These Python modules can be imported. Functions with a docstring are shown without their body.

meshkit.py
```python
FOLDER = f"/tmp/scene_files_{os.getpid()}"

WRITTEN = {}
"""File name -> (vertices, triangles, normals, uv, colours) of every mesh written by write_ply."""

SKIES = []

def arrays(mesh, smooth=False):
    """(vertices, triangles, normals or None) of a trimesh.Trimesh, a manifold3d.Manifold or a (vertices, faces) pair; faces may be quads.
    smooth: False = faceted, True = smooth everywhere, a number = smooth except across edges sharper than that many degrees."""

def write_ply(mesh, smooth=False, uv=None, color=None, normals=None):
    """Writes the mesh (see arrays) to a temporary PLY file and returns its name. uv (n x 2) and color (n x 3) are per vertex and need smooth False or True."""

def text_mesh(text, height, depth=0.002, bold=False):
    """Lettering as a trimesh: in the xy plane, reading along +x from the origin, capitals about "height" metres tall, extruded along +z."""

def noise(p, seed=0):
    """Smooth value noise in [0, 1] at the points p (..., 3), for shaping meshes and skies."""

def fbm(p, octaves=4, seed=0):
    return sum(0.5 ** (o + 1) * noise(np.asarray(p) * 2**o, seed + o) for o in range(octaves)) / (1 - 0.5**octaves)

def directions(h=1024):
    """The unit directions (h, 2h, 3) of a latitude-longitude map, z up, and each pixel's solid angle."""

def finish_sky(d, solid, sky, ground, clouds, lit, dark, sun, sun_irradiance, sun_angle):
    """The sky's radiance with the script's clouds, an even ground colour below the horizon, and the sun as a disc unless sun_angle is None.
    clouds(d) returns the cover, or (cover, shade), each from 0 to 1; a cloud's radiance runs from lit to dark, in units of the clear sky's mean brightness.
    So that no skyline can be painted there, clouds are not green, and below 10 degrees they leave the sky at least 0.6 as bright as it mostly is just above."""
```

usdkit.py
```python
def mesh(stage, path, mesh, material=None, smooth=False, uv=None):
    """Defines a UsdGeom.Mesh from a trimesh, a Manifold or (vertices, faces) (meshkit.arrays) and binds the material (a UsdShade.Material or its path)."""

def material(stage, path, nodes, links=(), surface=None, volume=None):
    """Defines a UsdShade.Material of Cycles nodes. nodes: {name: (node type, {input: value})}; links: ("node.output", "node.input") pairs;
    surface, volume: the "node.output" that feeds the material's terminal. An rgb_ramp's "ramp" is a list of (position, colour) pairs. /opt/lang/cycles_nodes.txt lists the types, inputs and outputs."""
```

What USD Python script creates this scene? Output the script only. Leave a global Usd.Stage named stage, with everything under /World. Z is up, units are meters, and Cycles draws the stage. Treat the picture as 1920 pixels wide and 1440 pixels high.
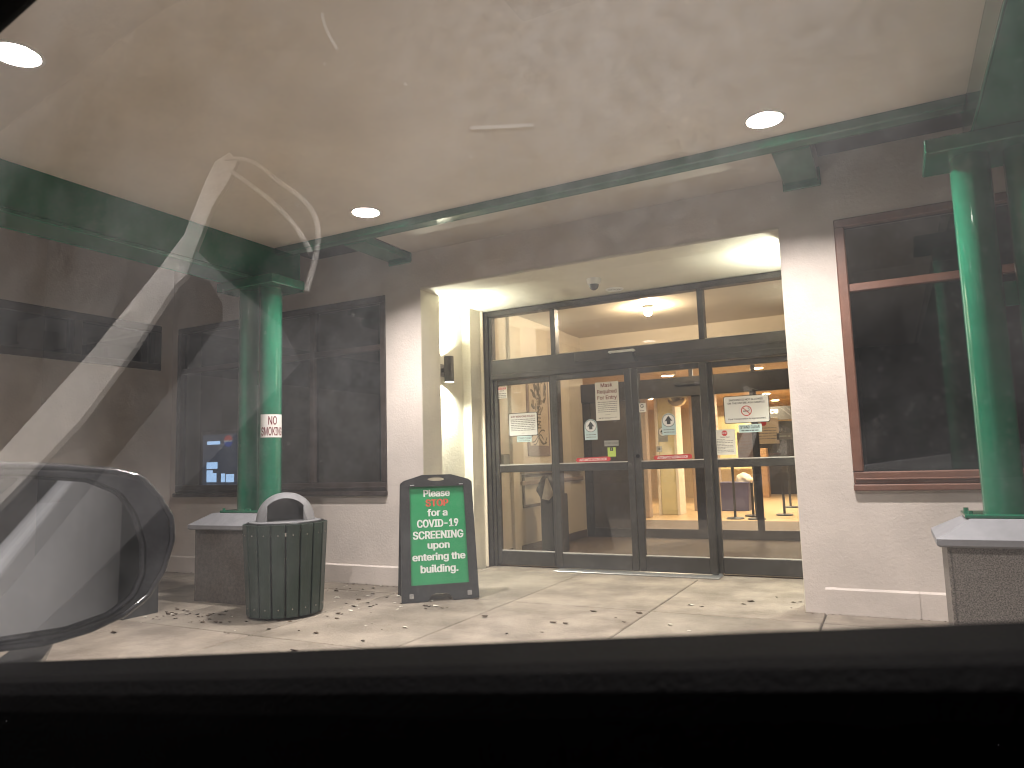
import math, random
import numpy as np, trimesh
import usdkit, meshkit
from pxr import Usd, UsdGeom, UsdLux, UsdShade, Gf, Sdf
from shapely.geometry import Polygon, box as sbox, Point
from shapely import affinity
from shapely.ops import unary_union

stage = Usd.Stage.CreateInMemory()
UsdGeom.SetStageUpAxis(stage, 'Z'); UsdGeom.SetStageMetersPerUnit(stage, 1.0)
UsdGeom.Xform.Define(stage, '/World'); UsdGeom.Scope.Define(stage, '/World/Looks')

# ------------------------------------------------------------------ camera
FPX, YAW, PITCH, ROLL = 1349.7857, math.radians(-27.53122), math.radians(6.22047), math.radians(-1.745478)
def cam_axes():
    y, p, r = YAW, PITCH, ROLL
    f = np.array([math.sin(y)*math.cos(p), math.cos(y)*math.cos(p), math.sin(p)])
    rt = np.array([math.cos(y), -math.sin(y), 0.0]); up = np.cross(rt, f)
    return np.array([math.cos(r)*rt+math.sin(r)*up, -math.sin(r)*rt+math.cos(r)*up, f])
CAM = np.array([0.0, 0.0, 1.25]); AX = cam_axes()
cam = UsdGeom.Camera.Define(stage, '/World/camera')
cam.CreateHorizontalApertureAttr(36.0); cam.CreateVerticalApertureAttr(27.0)
cam.CreateFocalLengthAttr(36.0*FPX/1920); cam.CreateClippingRangeAttr((0.02, 500.0))
cam.CreateFStopAttr(11.0); cam.CreateFocusDistanceAttr(6.8)
m = np.eye(4); m[0, :3], m[1, :3], m[2, :3], m[3, :3] = AX[0], AX[1], -AX[2], CAM
UsdGeom.Xformable(cam).AddTransformOp().Set(Gf.Matrix4d(*m.ravel().tolist()))
cam.CreateExposureAttr(0.3)
def hit(px, ax, val):                       # where a sight line of the photograph meets a plane of the place
    d = np.array([(px[0]-960)/FPX, -(px[1]-720)/FPX, 1.0]) @ AX
    return CAM + (val-CAM[ax])/d[ax]*d
def hit_plane(px, p0, n):
    d = np.array([(px[0]-960)/FPX, -(px[1]-720)/FPX, 1.0]) @ AX
    return CAM + np.dot(p0-CAM, n)/np.dot(d, n)*d

# ------------------------------------------------------------------ night sky
dome = UsdLux.DomeLight.Define(stage, '/World/sky')
dome.GetPrim().SetCustomDataByKey('kind', 'structure')
sky = usdkit.material(stage, '/World/Looks/night_sky', {
    's': ('sky_texture', {'sky_type': 'single_scattering', 'sun_disc': False, 'sun_elevation': 0.03, 'sun_rotation': 2.4}),
    'b': ('background_shader', {'strength': 0.0006})}, [('s.color', 'b.color')], surface='b.background')
UsdShade.MaterialBindingAPI.Apply(dome.GetPrim()).Bind(sky)

# ------------------------------------------------------------------ helpers
counts, RNG = {}, random.Random(7)
def path_for(parent, name):
    k = (parent, name); n = counts.get(k, 0); counts[k] = n+1
    return f'{parent}/{name}' + (f'_{n:03d}' if n else '')
class Thing:
    def __init__(s, name, label=None, cat=None, base=(0, 0, 0), group=None, kind=None):
        s.base = np.array(base, float); s.path = path_for('/World', name)
        x = UsdGeom.Xform.Define(stage, s.path); x.AddTranslateOp().Set(Gf.Vec3d(*map(float, base)))
        s.prim = x.GetPrim(); tagp(s.prim, label, cat, group, kind)
    def add(s, name, mesh, mat, parent=None, smooth=False, label=None, kind=None):
        mesh = cat(mesh); p = path_for(parent or s.path, name)
        o = usdkit.mesh(stage, p, moved(mesh, -s.base), MAT[mat], smooth=smooth)
        tagp(o.GetPrim(), label, None, None, kind); return p
    def group(s, name, label=None):
        p = path_for(s.path, name); x = UsdGeom.Xform.Define(stage, p); tagp(x.GetPrim(), label); return p
def tagp(p, label=None, cat=None, group=None, kind=None):
    for k, v in (('label', label), ('category', cat), ('group', group), ('kind', kind)):
        if v: p.SetCustomDataByKey(k, v)
def single(name, mesh, mat, label=None, cat_=None, group=None, kind=None, smooth=False):
    o = usdkit.mesh(stage, path_for('/World', name), cat(mesh), MAT[mat], smooth=smooth)
    tagp(o.GetPrim(), label, cat_, group, kind); return o
def copy_thing(src, name, base, label, group=None):
    p = path_for('/World', name); x = UsdGeom.Xform.Define(stage, p); x.AddTranslateOp().Set(Gf.Vec3d(*map(float, base)))
    pr = x.GetPrim(); pr.GetReferences().AddInternalReference(src.path); pr.SetInstanceable(True)
    x.GetPrim().GetAttribute('xformOp:translate').Set(Gf.Vec3d(*map(float, base)))
    tagp(pr, label, src.prim.GetCustomDataByKey('category'), group); return pr
def cat(m):
    return trimesh.util.concatenate(list(m)) if isinstance(m, (list, tuple)) else m
def moved(m, t):
    m = m.copy(); m.apply_translation(t); return m
def B(x0, x1, y0, y1, z0, z1, ch=0.0):
    x0, x1 = min(x0, x1), max(x0, x1); y0, y1 = min(y0, y1), max(y0, y1); z0, z1 = min(z0, z1), max(z0, z1)
    if ch <= 0:
        b = trimesh.creation.box([x1-x0, y1-y0, z1-z0]); b.apply_translation([(x0+x1)/2, (y0+y1)/2, (z0+z1)/2]); return b
    c = min(ch, (x1-x0)*.45, (y1-y0)*.45, (z1-z0)*.45); pts = []
    for sx in (0, 1):
        for sy in (0, 1):
            for sz in (0, 1):
                X, Y, Z = (x0, x1)[sx], (y0, y1)[sy], (z0, z1)[sz]; dx, dy, dz = (c, -c)[sx], (c, -c)[sy], (c, -c)[sz]
                pts += [(X, Y+dy, Z+dz), (X+dx, Y, Z+dz), (X+dx, Y+dy, Z)]
    return trimesh.convex.convex_hull(np.array(pts))
def cyl(c, r, z0, z1, n=40, r2=None):
    a = np.linspace(0, 2*math.pi, n, endpoint=False); r2 = r if r2 is None else r2
    return trimesh.convex.convex_hull(np.vstack([np.c_[c[0]+r*np.cos(a), c[1]+r*np.sin(a), np.full(n, z0)], np.c_[c[0]+r2*np.cos(a), c[1]+r2*np.sin(a), np.full(n, z1)]]))
def disc(c, r, z, n=8, up=False):
    a = np.linspace(0, 2*math.pi, n, endpoint=False); v = np.c_[c[0]+r*np.cos(a), c[1]+r*np.sin(a), np.full(n, z)]
    return trimesh.Trimesh(v, [(0, k, k+1) if up else (0, k+1, k) for k in range(1, n-1)], process=False)
def rev(profile, c=(0, 0, 0), n=40):
    g = trimesh.creation.revolve(np.array(profile, float), sections=n); g.apply_translation(c)
    if g.is_watertight and g.volume < 0: g.invert()
    return g
def hull(p): return trimesh.convex.convex_hull(np.array(p, float))
def tube(pts, r, n=10):
    pts = np.array(pts, float); rr = np.broadcast_to(r, len(pts)); V, F = [], []; prev = None
    for i, p in enumerate(pts):
        t = pts[min(i+1, len(pts)-1)]-pts[max(i-1, 0)]; t /= np.linalg.norm(t)
        u = np.cross(t, [0, 0, 1.0]) if prev is None else prev-np.dot(prev, t)*t
        if np.linalg.norm(u) < 1e-6: u = np.cross(t, [1.0, 0, 0])
        u /= np.linalg.norm(u); prev = u; w = np.cross(t, u)
        V += [p+rr[i]*(math.cos(a)*u+math.sin(a)*w) for a in np.linspace(0, 2*math.pi, n, endpoint=False)]
    for i in range(len(pts)-1):
        for k in range(n):
            a, b = i*n+k, i*n+(k+1) % n; F += [(a, b, b+n), (a, b+n, a+n)]
    e = (len(pts)-1)*n
    for k in range(1, n-1): F += [(0, k+1, k), (e, e+k, e+k+1)]
    return trimesh.Trimesh(np.array(V), np.array(F), process=False)
def spline(pts, n=8):
    from scipy.interpolate import CubicSpline
    pts = np.array(pts, float); t = np.r_[0, np.cumsum(np.linalg.norm(np.diff(pts, axis=0), axis=1))]
    return CubicSpline(t, pts)(np.linspace(0, t[-1], n*(len(pts)-1)+1))
def frame_to(mesh, o, ex, ey):              # local xy plane to a plane of the place
    ex = np.array(ex, float)/np.linalg.norm(ex); ey = np.array(ey, float); ey = ey-np.dot(ey, ex)*ex; ey /= np.linalg.norm(ey)
    T = np.eye(4); T[:3, 0], T[:3, 1], T[:3, 2], T[:3, 3] = ex, ey, np.cross(ex, ey), o
    m = cat(mesh).copy(); m.apply_transform(T); return m
def poly(p, d): return trimesh.creation.extrude_polygon(p, d, engine='earcut')
def polys(g, d): return [poly(q, d) for q in getattr(g, 'geoms', [g]) if q.area > 1e-9]
def rrect(x0, y0, x1, y1, r): return sbox(x0+r, y0+r, x1-r, y1-r).buffer(r, quad_segs=5)
def text(s, h, cx=0, y=0, bold=True, w=None, d=0.001, z=0.0, align='c'):
    t = meshkit.text_mesh(s, h, d, bold); b = t.bounds
    if w: t.apply_scale([w/(b[1][0]-b[0][0]), 1, 1]); b = t.bounds
    t.apply_translation([cx-(b[0][0]+b[1][0])/2 if align == 'c' else cx-b[0][0], y, z]); return t
def line_words(x0, x1, y, h, seed, d=0.0006, z=0.0, fill=1.0):  # print too small to read: a row of word-long dashes
    r = random.Random(seed); out, x = [], x0
    while x < x0+(x1-x0)*fill:
        w = h*r.uniform(1.2, 4.2); e = min(x+w, x1); out.append(B(x, e, y, y+h*r.uniform(.62, .85), z, z+d)); x = e+h*.55
    return out
def diff(a, *bs): return trimesh.boolean.difference([a, *bs], engine='manifold')

# ------------------------------------------------------------------ materials
MAT = {}
def mat(name, color, rough=0.6, var=0.0, scale=6.0, bump=0.0, bscale=60.0, metallic=0.0, color2=None, spec=0.5, coat=0.0, detail=5, stretch=None, bdist=0.01):
    n = {'p': ('principled_bsdf', {'base_color': color, 'roughness': rough, 'metallic': metallic, 'specular_ior_level': spec, 'coat_weight': coat})}
    l = []
    n['g'] = ('geometry', {}); src = 'g.position'
    if stretch:
        n['mp'] = ('mapping', {'scale': stretch}); l.append(('g.position', 'mp.vector')); src = 'mp.vector'
    if var > 0 or color2:
        c2 = color2 or tuple(min(1, c*(1+var)) for c in color); c1 = color if color2 else tuple(c*(1-var) for c in color)
        n['n'] = ('noise_texture', {'scale': scale, 'detail': detail, 'roughness': 0.62})
        n['r'] = ('rgb_ramp', {'ramp': [(0.0, c1), (0.36, c1), (0.64, c2), (1.0, c2)]})
        l += [(src, 'n.vector'), ('n.fac', 'r.fac'), ('r.color', 'p.base_color')]
    if bump > 0:
        n['bn'] = ('noise_texture', {'scale': bscale, 'detail': 4, 'roughness': 0.6}); n['b'] = ('bump', {'strength': bump, 'distance': bdist})
        l += [(src, 'bn.vector'), ('bn.fac', 'b.height'), ('b.normal', 'p.normal')]
    MAT[name] = usdkit.material(stage, '/World/Looks/'+name, n, l, surface='p.BSDF')
def emit(name, color, strength):
    MAT[name] = usdkit.material(stage, '/World/Looks/'+name, {'e': ('emission', {'color': color, 'strength': strength})}, surface='e.emission')
def pane_nodes(tint, gain, rough=0.0):
    n = {'t': ('transparent_bsdf', {'color': tint}), 'gl': ('glossy_bsdf', {'color': (1, 1, 1), 'roughness': rough}), 'lw': ('layer_weight', {'blend': 0.5}),
         'pw': ('math', {'math_type': 'power', 'value2': 5.0}), 'ma': ('math', {'math_type': 'multiply_add', 'value2': 0.96*gain*.6, 'value3': 0.04*gain, 'use_clamp': True}),
         'mx': ('mix_closure', {})}
    l = [('lw.facing', 'pw.value1'), ('pw.value', 'ma.value1'), ('ma.value', 'mx.fac'), ('t.BSDF', 'mx.closure1'), ('gl.BSDF', 'mx.closure2')]
    return n, l
def pane(name, tint=(1, 1, 1), gain=2.0, rough=0.0):
    n, l = pane_nodes(tint, gain, rough); MAT[name] = usdkit.material(stage, '/World/Looks/'+name, n, l, surface='mx.closure')

mat('stucco', (.64, .572, .525), .85, .10, 1.3, .32, 40, bdist=.012, detail=6)
mat('stucco_cream', (.66, .62, .52), .85, .05, 2.0, .6, 30, bdist=.012)
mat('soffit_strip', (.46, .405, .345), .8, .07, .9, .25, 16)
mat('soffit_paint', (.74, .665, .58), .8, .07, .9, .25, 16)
mat('niche_ceiling', (.68, .64, .54), .8, .04, 3, .2, 25)
mat('green_paint', (.012, .145, .080), .09, .08, 2.2, .03, 14, coat=.5)
mat('green_beam', (.011, .115, .064), .14, .1, 2, .03, 14, coat=.3)
mat('green_flange', (.02, .14, .08), .12, .08, 3)
mat('bronze_frame', (.032, .028, .024), .42, .12, 3, spec=.45)
mat('bronze_light', (.055, .048, .042), .38, .1, 3)
mat('brown_frame', (.15, .068, .045), .45, .15, 5, .1, 80)
mat('dark_brown_frame', (.035, .022, .018), .5, .15, 5)
mat('aluminium', (.55, .55, .56), .35, .1, 30, metallic=.8)
mat('gasket', (.45, .42, .38), .5)
mat('concrete', (.14, .116, .09), .8, 0, 1.5, .9, 38, color2=(.285, .245, .198), detail=9)
mat('concrete_b', (.16, .13, .103), .8, 0, 2.4, .9, 38, color2=(.295, .25, .202), detail=9)
mat('concrete_c', (.132, .11, .086), .8, 0, 1.2, .9, 38, color2=(.27, .232, .188), detail=9)
mat('joint_dirt', (.07, .055, .042), .95, .3, 20)
mat('asphalt', (.045, .045, .047), .85, .3, 30, .5, 90)
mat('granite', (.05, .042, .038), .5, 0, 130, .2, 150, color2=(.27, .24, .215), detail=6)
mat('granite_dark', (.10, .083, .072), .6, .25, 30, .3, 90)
mat('cap_stone', (.25, .25, .27), .5, .08, 8, .1, 60)
mat('slat_green', (.022, .036, .030), .38, .15, 6, .12, 40, stretch=(8, 8, 1))
mat('liner_black', (.02, .02, .02), .6)
mat('lid_grey', (.20, .20, .21), .42, .08, 10, .1, 120)
mat('black_plastic', (.022, .022, .023), .42, .12, 12)
mat('bin_bag', (.02, .02, .022), .3, .2, 30, .4, 40)
mat('white_print', (.80, .79, .76), .45, .02, 4)
mat('paper', (.74, .70, .62), .7, .02, 8)
mat('paper_tan', (.62, .50, .37), .7, .03, 8)
mat('sign_green', (.028, .265, .105), .25, .04, 3, coat=.3)
mat('sign_white', (.85, .85, .84), .4)
mat('sign_red', (.75, .09, .06), .4)
mat('maroon', (.16, .012, .025), .45)
mat('ink', (.02, .02, .022), .6)
mat('ink_grey', (.22, .21, .20), .7)
mat('ink_red', (.17, .022, .024), .6)
mat('decal_red', (.48, .035, .035), .4)
mat('decal_blue', (.52, .66, .66), .5)
mat('decal_grey', (.40, .40, .36), .5)
mat('lime', (.45, .58, .10), .6)
mat('vest_wall', (.68, .60, .48), .75, .05, 2, .1, 60)
mat('vest_trim', (.68, .60, .48), .6, .04, 2)
mat('vest_base', (.12, .085, .06), .6, .1, 8)
mat('vest_floor', (.10, .068, .046), .8, .25, 30, .3, 160)
mat('lobby_wall', (.50, .39, .25), .75, .05, 1.5)
mat('lobby_panel', (.30, .22, .16), .7, .06, 2)
mat('lobby_yellow', (.55, .47, .24), .7, .05, 3)
mat('panel_dark', (.085, .072, .06), .3, .15, 3)
mat('lobby_dark', (.03, .025, .022), .35, .2, 3)
mat('wood_floor', (.48, .30, .13), .3, 0, 3, 0, color2=(.64, .47, .27), stretch=(.6, 8, 1))
mat('wood_ceiling', (.48, .31, .15), .5, 0, 3, 0, color2=(.60, .41, .22), stretch=(8, .5, 1))
mat('oak', (.36, .21, .10), .5, .2, 6, stretch=(1, 1, 6))
mat('purple_bin', (.06, .055, .12), .45, .1, 6)
mat('canvas', (.50, .40, .29), .8, .06, 10, .2, 200)
mat('canvas_frame', (.22, .155, .135), .7, .05, 8)
mat('art_brown', (.085, .06, .035), .8, .2, 30)
mat('art_tan', (.24, .18, .11), .8, .2, 30)
mat('bag_cloth', (.62, .56, .47), .8, .1, 20)
mat('chrome', (.8, .8, .8), .08, metallic=1)
mat('dome_mirror', (.75, .70, .58), .06, .1, 9, metallic=1)
mat('camera_dome', (.02, .018, .016), .06, coat=1)
mat('sconce_metal', (.09, .085, .08), .32, .08, 6, metallic=.7)
mat('reflector', (.82, .80, .78), .35, .03, 5)
mat('lamp_trim', (.78, .76, .72), .45)
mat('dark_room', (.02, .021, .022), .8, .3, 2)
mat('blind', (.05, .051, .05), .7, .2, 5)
mat('car_trim', (.0085, .008, .0088), .7, .2, 30, .3, 300, spec=.15)
mat('car_black', (.0024, .0023, .003), .8, .2, 40, .3, 400, spec=.04)
mat('car_paint', (.30, .305, .32), .35, .04, 4, coat=.6)
mat('mirror_shell', (.034, .033, .038), .2, .15, 20, .05, 200, coat=.6)
mat('mirror_glass', (.85, .86, .88), .02, metallic=1)
mat('car_beige', (.56, .54, .51), .7, .06, 4)
mat('car_grey_trim', (.075, .075, .08), .75, .06, 4)
mat('leaf_brown', (.05, .028, .014), .8, .4, 60)
mat('litter_white', (.62, .58, .50), .8, .2, 60)
mat('red_enamel', (.55, .03, .04), .35)
mat('blue_enamel', (.02, .06, .32), .35)
mat('steel_wall', (.10, .10, .11), .5, .2, 3)
MAT['fleck'] = usdkit.material(stage, '/World/Looks/fleck', {'t': ('translucent_bsdf', {'color': (.95, .93, .9)}), 'd': ('diffuse_bsdf', {'color': (.9, .9, .88)}), 'm': ('mix_closure', {'fac': .3})}, [('t.BSDF', 'm.closure1'), ('d.BSDF', 'm.closure2')], surface='m.closure')
pane('door_glass', (.95, .95, .94), 1.6)
pane('window_glass', (.60, .61, .62), 2.0, .015)
emit('downlight_lens', (1, .93, .885), 3900.0)
emit('sconce_lens', (.97, 1.0, .86), 3000.0)
emit('bulb_warm', (1, .80, .55), 1000.0)
emit('lobby_lens', (1, .86, .62), 1450.0)
emit('vending_glow', (.45, .68, 1.0), 2.2)
emit('emblem_red', (.9, .12, .11), .55); emit('emblem_white', (.9, .9, .95), .5); emit('emblem_blue', (.08, .18, .8), .5)
emit('vending_front', (.10, .13, .20), .55)
# the car's side window: clear pane, dusty film with specks, two painted light-haze patches
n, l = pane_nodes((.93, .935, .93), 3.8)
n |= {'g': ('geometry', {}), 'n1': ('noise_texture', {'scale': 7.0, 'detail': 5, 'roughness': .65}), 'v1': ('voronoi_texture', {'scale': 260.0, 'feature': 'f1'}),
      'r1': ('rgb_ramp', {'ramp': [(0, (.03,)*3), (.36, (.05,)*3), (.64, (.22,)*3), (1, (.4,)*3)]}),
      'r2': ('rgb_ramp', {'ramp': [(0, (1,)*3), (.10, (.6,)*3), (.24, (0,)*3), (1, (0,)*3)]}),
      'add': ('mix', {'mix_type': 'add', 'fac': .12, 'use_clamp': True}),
      'tr': ('translucent_bsdf', {'color': (.76, .79, .84)}), 'vd2': ('vector_math', {'math_type': 'distance', 'vector2': tuple(hit((690, 700), 1, .32))}), 'mr2': ('map_range', {'range_type': 'smoothstep', 'from_min': .01, 'from_max': .13, 'to_min': .2, 'to_max': 0.0, 'clamp': True}), 'ps': ('mix', {'mix_type': 'add', 'fac': 1.0}), 'r3': ('rgb_ramp', {'ramp': [(0, (.4,)*3), (.40, (.45,)*3), (.64, (1,)*3), (1, (1,)*3)]}), 'n3': ('noise_texture', {'scale': 85.0, 'detail': 5, 'roughness': .7}), 'tt': ('transparent_bsdf', {}), 'dm': ('mix_closure', {}), 'dust_haze': ('mix_closure', {'fac': .34}),
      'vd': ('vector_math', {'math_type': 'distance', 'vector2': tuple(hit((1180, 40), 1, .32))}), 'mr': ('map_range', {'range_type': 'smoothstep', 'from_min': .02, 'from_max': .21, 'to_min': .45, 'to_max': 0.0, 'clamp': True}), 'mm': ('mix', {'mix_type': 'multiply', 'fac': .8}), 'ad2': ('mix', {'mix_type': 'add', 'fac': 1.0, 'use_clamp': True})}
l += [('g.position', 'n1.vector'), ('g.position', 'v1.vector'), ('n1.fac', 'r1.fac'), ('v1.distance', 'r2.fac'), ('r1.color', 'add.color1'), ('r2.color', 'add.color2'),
      ('g.position', 'vd.vector1'), ('vd.value', 'mr.value'), ('g.position', 'vd2.vector1'), ('vd2.value', 'mr2.value'), ('mr.result', 'ps.color1'), ('mr2.result', 'ps.color2'), ('ps.color', 'mm.color1'), ('g.position', 'n3.vector'), ('n3.fac', 'r3.fac'), ('r3.color', 'mm.color2'), ('add.color', 'ad2.color1'), ('mm.color', 'ad2.color2'), ('ad2.color', 'dm.fac'), ('tt.BSDF', 'dm.closure1'), ('tr.BSDF', 'dm.closure2'), ('mx.closure', 'dust_haze.closure1'), ('dm.closure', 'dust_haze.closure2')]
MAT['car_glass'] = usdkit.material(stage, '/World/Looks/car_glass', n, l, surface='dust_haze.closure')

# ------------------------------------------------------------------ ground
YF, YS, YI = 6.283, 7.85, 11.3              # facade, storefront, inner storefront
single('road', B(-40, 40, -40, 1.0, -.35, -.13), 'asphalt', kind='structure')
pav = Thing('pavement', kind='structure')
pav.add('kerb', [B(-30, 30, 1.0, 1.16, -.3, .0, .015)], 'concrete_c')
pav.add('bedding', B(-30, 30, 1.162, YF+.1, -.3, -.016), 'joint_dirt')
pav.add('bedding', B(-4.6, -.45, YF+.1, YS+.3, -.3, -.016), 'joint_dirt')
xs = [-12.3, -10.9, -9.6, -8.33, -7.05, -5.75, -4.45, -3.15, -1.86, -.55, .76, 2.06, 3.4, 4.7]; ys = [1.168, 2.55, 4.08, 5.9, 7.56]
rs = random.Random(3)
for j in range(len(ys)-1):
    for i in range(len(xs)-1):
        sh = .02*j
        y1 = ys[j+1]
        if y1 > YF and not (-4.5 < xs[i] < -.6):
            y1 = YF-.004
        if xs[i] < -8.3 and y1 > 6: y1 = YF-.004
        x0, x1 = xs[i]+.006, xs[i+1]-.006
        if ys[j+1] > YF and xs[i] == -4.45: x0 = -4.35; 
        zt = rs.uniform(-.004, .001)
        pav.add('slab', B(x0, x1, ys[j]+.005, y1-.005, -.12, zt, .007), rs.choice(['concrete', 'concrete_b', 'concrete_c']))
pav.add('slab', B(-4.44, -.56, 7.565, YS+.06, -.12, -.004, .006), 'concrete_b')
pav.add('slab', B(-4.60, -4.36, 6.64, 7.55, -.12, -.003, .004), 'concrete_b')
pav.add('slab', B(-.54, -.44, 6.64, 7.55, -.12, -.003, .004), 'concrete_b')
pav.add('threshold_plate', [B(-3.52, -1.66, 7.62, 7.86, -.001, .012, .004), B(-3.50, -1.68, 7.86, 7.90, 0, .02, .004)], 'aluminium')

# fallen leaves and litter on the pavement: one heap of bits nobody would count
rl = random.Random(11); bits, whites = [], []
def flake(x, y, s, rr):
    a = rr.uniform(0, 6.28); k = rr.randint(5, 7)
    top = [(x+s*rr.uniform(.55, 1.1)*math.cos(a+2*math.pi*q/k), y+.55*s*rr.uniform(.6, 1.1)*math.sin(a+2*math.pi*q/k), .002+rr.uniform(.0, .35)*s) for q in range(k)]
    return hull(top+[(x, y, .0015), (x+.2*s, y, .001)])
for cx, cy, sd, n_ in ((-5.6, 4.4, .25, 34), (-4.9, 4.25, .5, 16), (-4.4, 4.9, .35, 16), (-4.0, 5.4, .45, 22), (-4.9, 5.9, .45, 30), (-2.2, 5.5, 1.0, 14), (-1.0, 6.5, .5, 14), (-3.6, 4.6, .7, 8), (-4.2, 4.2, .7, 8)):
    for _ in range(n_):
        x, y = rl.gauss(cx, sd), rl.gauss(cy, sd*.5)
        if y > 6.2 and not -4.3 < x < -.75: continue
        (whites if rl.random() < .2 else bits).append(flake(x, y, rl.uniform(.010, .042), rl))
for x in np.arange(-8.2, -4.4, .045):
    if rl.random() < .6: bits.append(flake(x+rl.uniform(-.02, .02), YF-.03-rl.random()*.06, rl.uniform(.006, .018), rl))
for x in np.arange(-.7, 1.5, .05):
    if rl.random() < .75: (whites if rl.random() < .5 else bits).append(flake(x, YF-.035-rl.random()*.02, rl.uniform(.006, .014), rl))
single('leaf_litter', bits, 'leaf_brown', 'brown dead leaves and crumbs scattered over the concrete pavement', 'leaves', kind='stuff')
single('paper_litter', whites, 'litter_white', 'pale crumbs of litter scattered over the concrete pavement', 'litter', kind='stuff')

# ------------------------------------------------------------------ building
XL, XR, ZH = -4.355, -.70, 3.133
bld = Thing('entrance_building', 'beige stucco building with dark ribbon windows and a lit recessed entrance', 'building')
wall = B(-8.33, 2.6, YF, 6.645, -.02, 4.3)
wall = diff(wall, B(XL, XR, 6, 7, -1, ZH), B(-8.22, -4.82, 6, 7, .935, 3.134), B(-.28, 1.75, 6, 7, .95, 3.134))
bld.add('facade_wall', wall, 'stucco')
bld.add('lintel_edge', [B(XL-.0, XR, YF-.006, YF+.02, ZH+.002, ZH+.02, .003)], 'stucco_cream')
bld.add('jamb_lining', [B(XL-.001, XL+.004, YF+.004, 6.644, .0, ZH-.001)], 'stucco_cream')
bld.add('jamb_lining', [B(XR-.004, XR+.001, YF+.004, 6.644, .0, ZH-.001)], 'stucco_cream')
bld.add('lintel_lining', [B(XL+.005, XR-.005, YF+.004, 6.644, ZH-.005, ZH+.001)], 'stucco_cream')
# plinth course with a weathered top edge
def ledge(x0, x1):
    return [hull([(x0, YF-.022, -.01), (x1, YF-.022, -.01), (x0, YF-.022, .185), (x1, YF-.022, .185), (x0, YF-.001, .2), (x1, YF-.001, .2), (x0, YF-.001, -.01), (x1, YF-.001, -.01)])]
for a, b_ in ((-8.31, -7.0), (-6.997, -5.7), (-5.697, XL-.17)): bld.add('base_course', ledge(a, b_), 'stucco')
for a, b_ in ((-.545, .1), (.103, 1.3), (1.303, 2.6)): bld.add('base_course', ledge(a, b_), 'stucco')
# recess behind the facade: niche walls with the sconces, ceiling
bld.add('niche_wall', [B(-4.75, -4.60, 6.646, 7.52, -.02, 3.4)], 'stucco_cream')
bld.add('niche_wall', [B(-.46, -.30, 6.646, 7.52, -.02, 3.4)], 'stucco_cream')
bld.add('niche_pier', [B(-4.75, -4.485, 7.521, 7.80, -.02, 3.4)], 'stucco_cream')
bld.add('niche_pier', [B(-.575, -.30, 7.521, 7.80, -.02, 3.4)], 'stucco_cream')
bld.add('niche_trim', B(-4.487, -4.447, 7.77, 7.79, 0, 3.16, .004), 'vest_trim'); bld.add('niche_trim', B(-.613, -.573, 7.77, 7.79, 0, 3.16, .004), 'vest_trim')
bld.add('niche_ceiling', B(-4.76, -.29, 6.646, 8.0, 3.163, 3.4), 'niche_ceiling')
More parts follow.
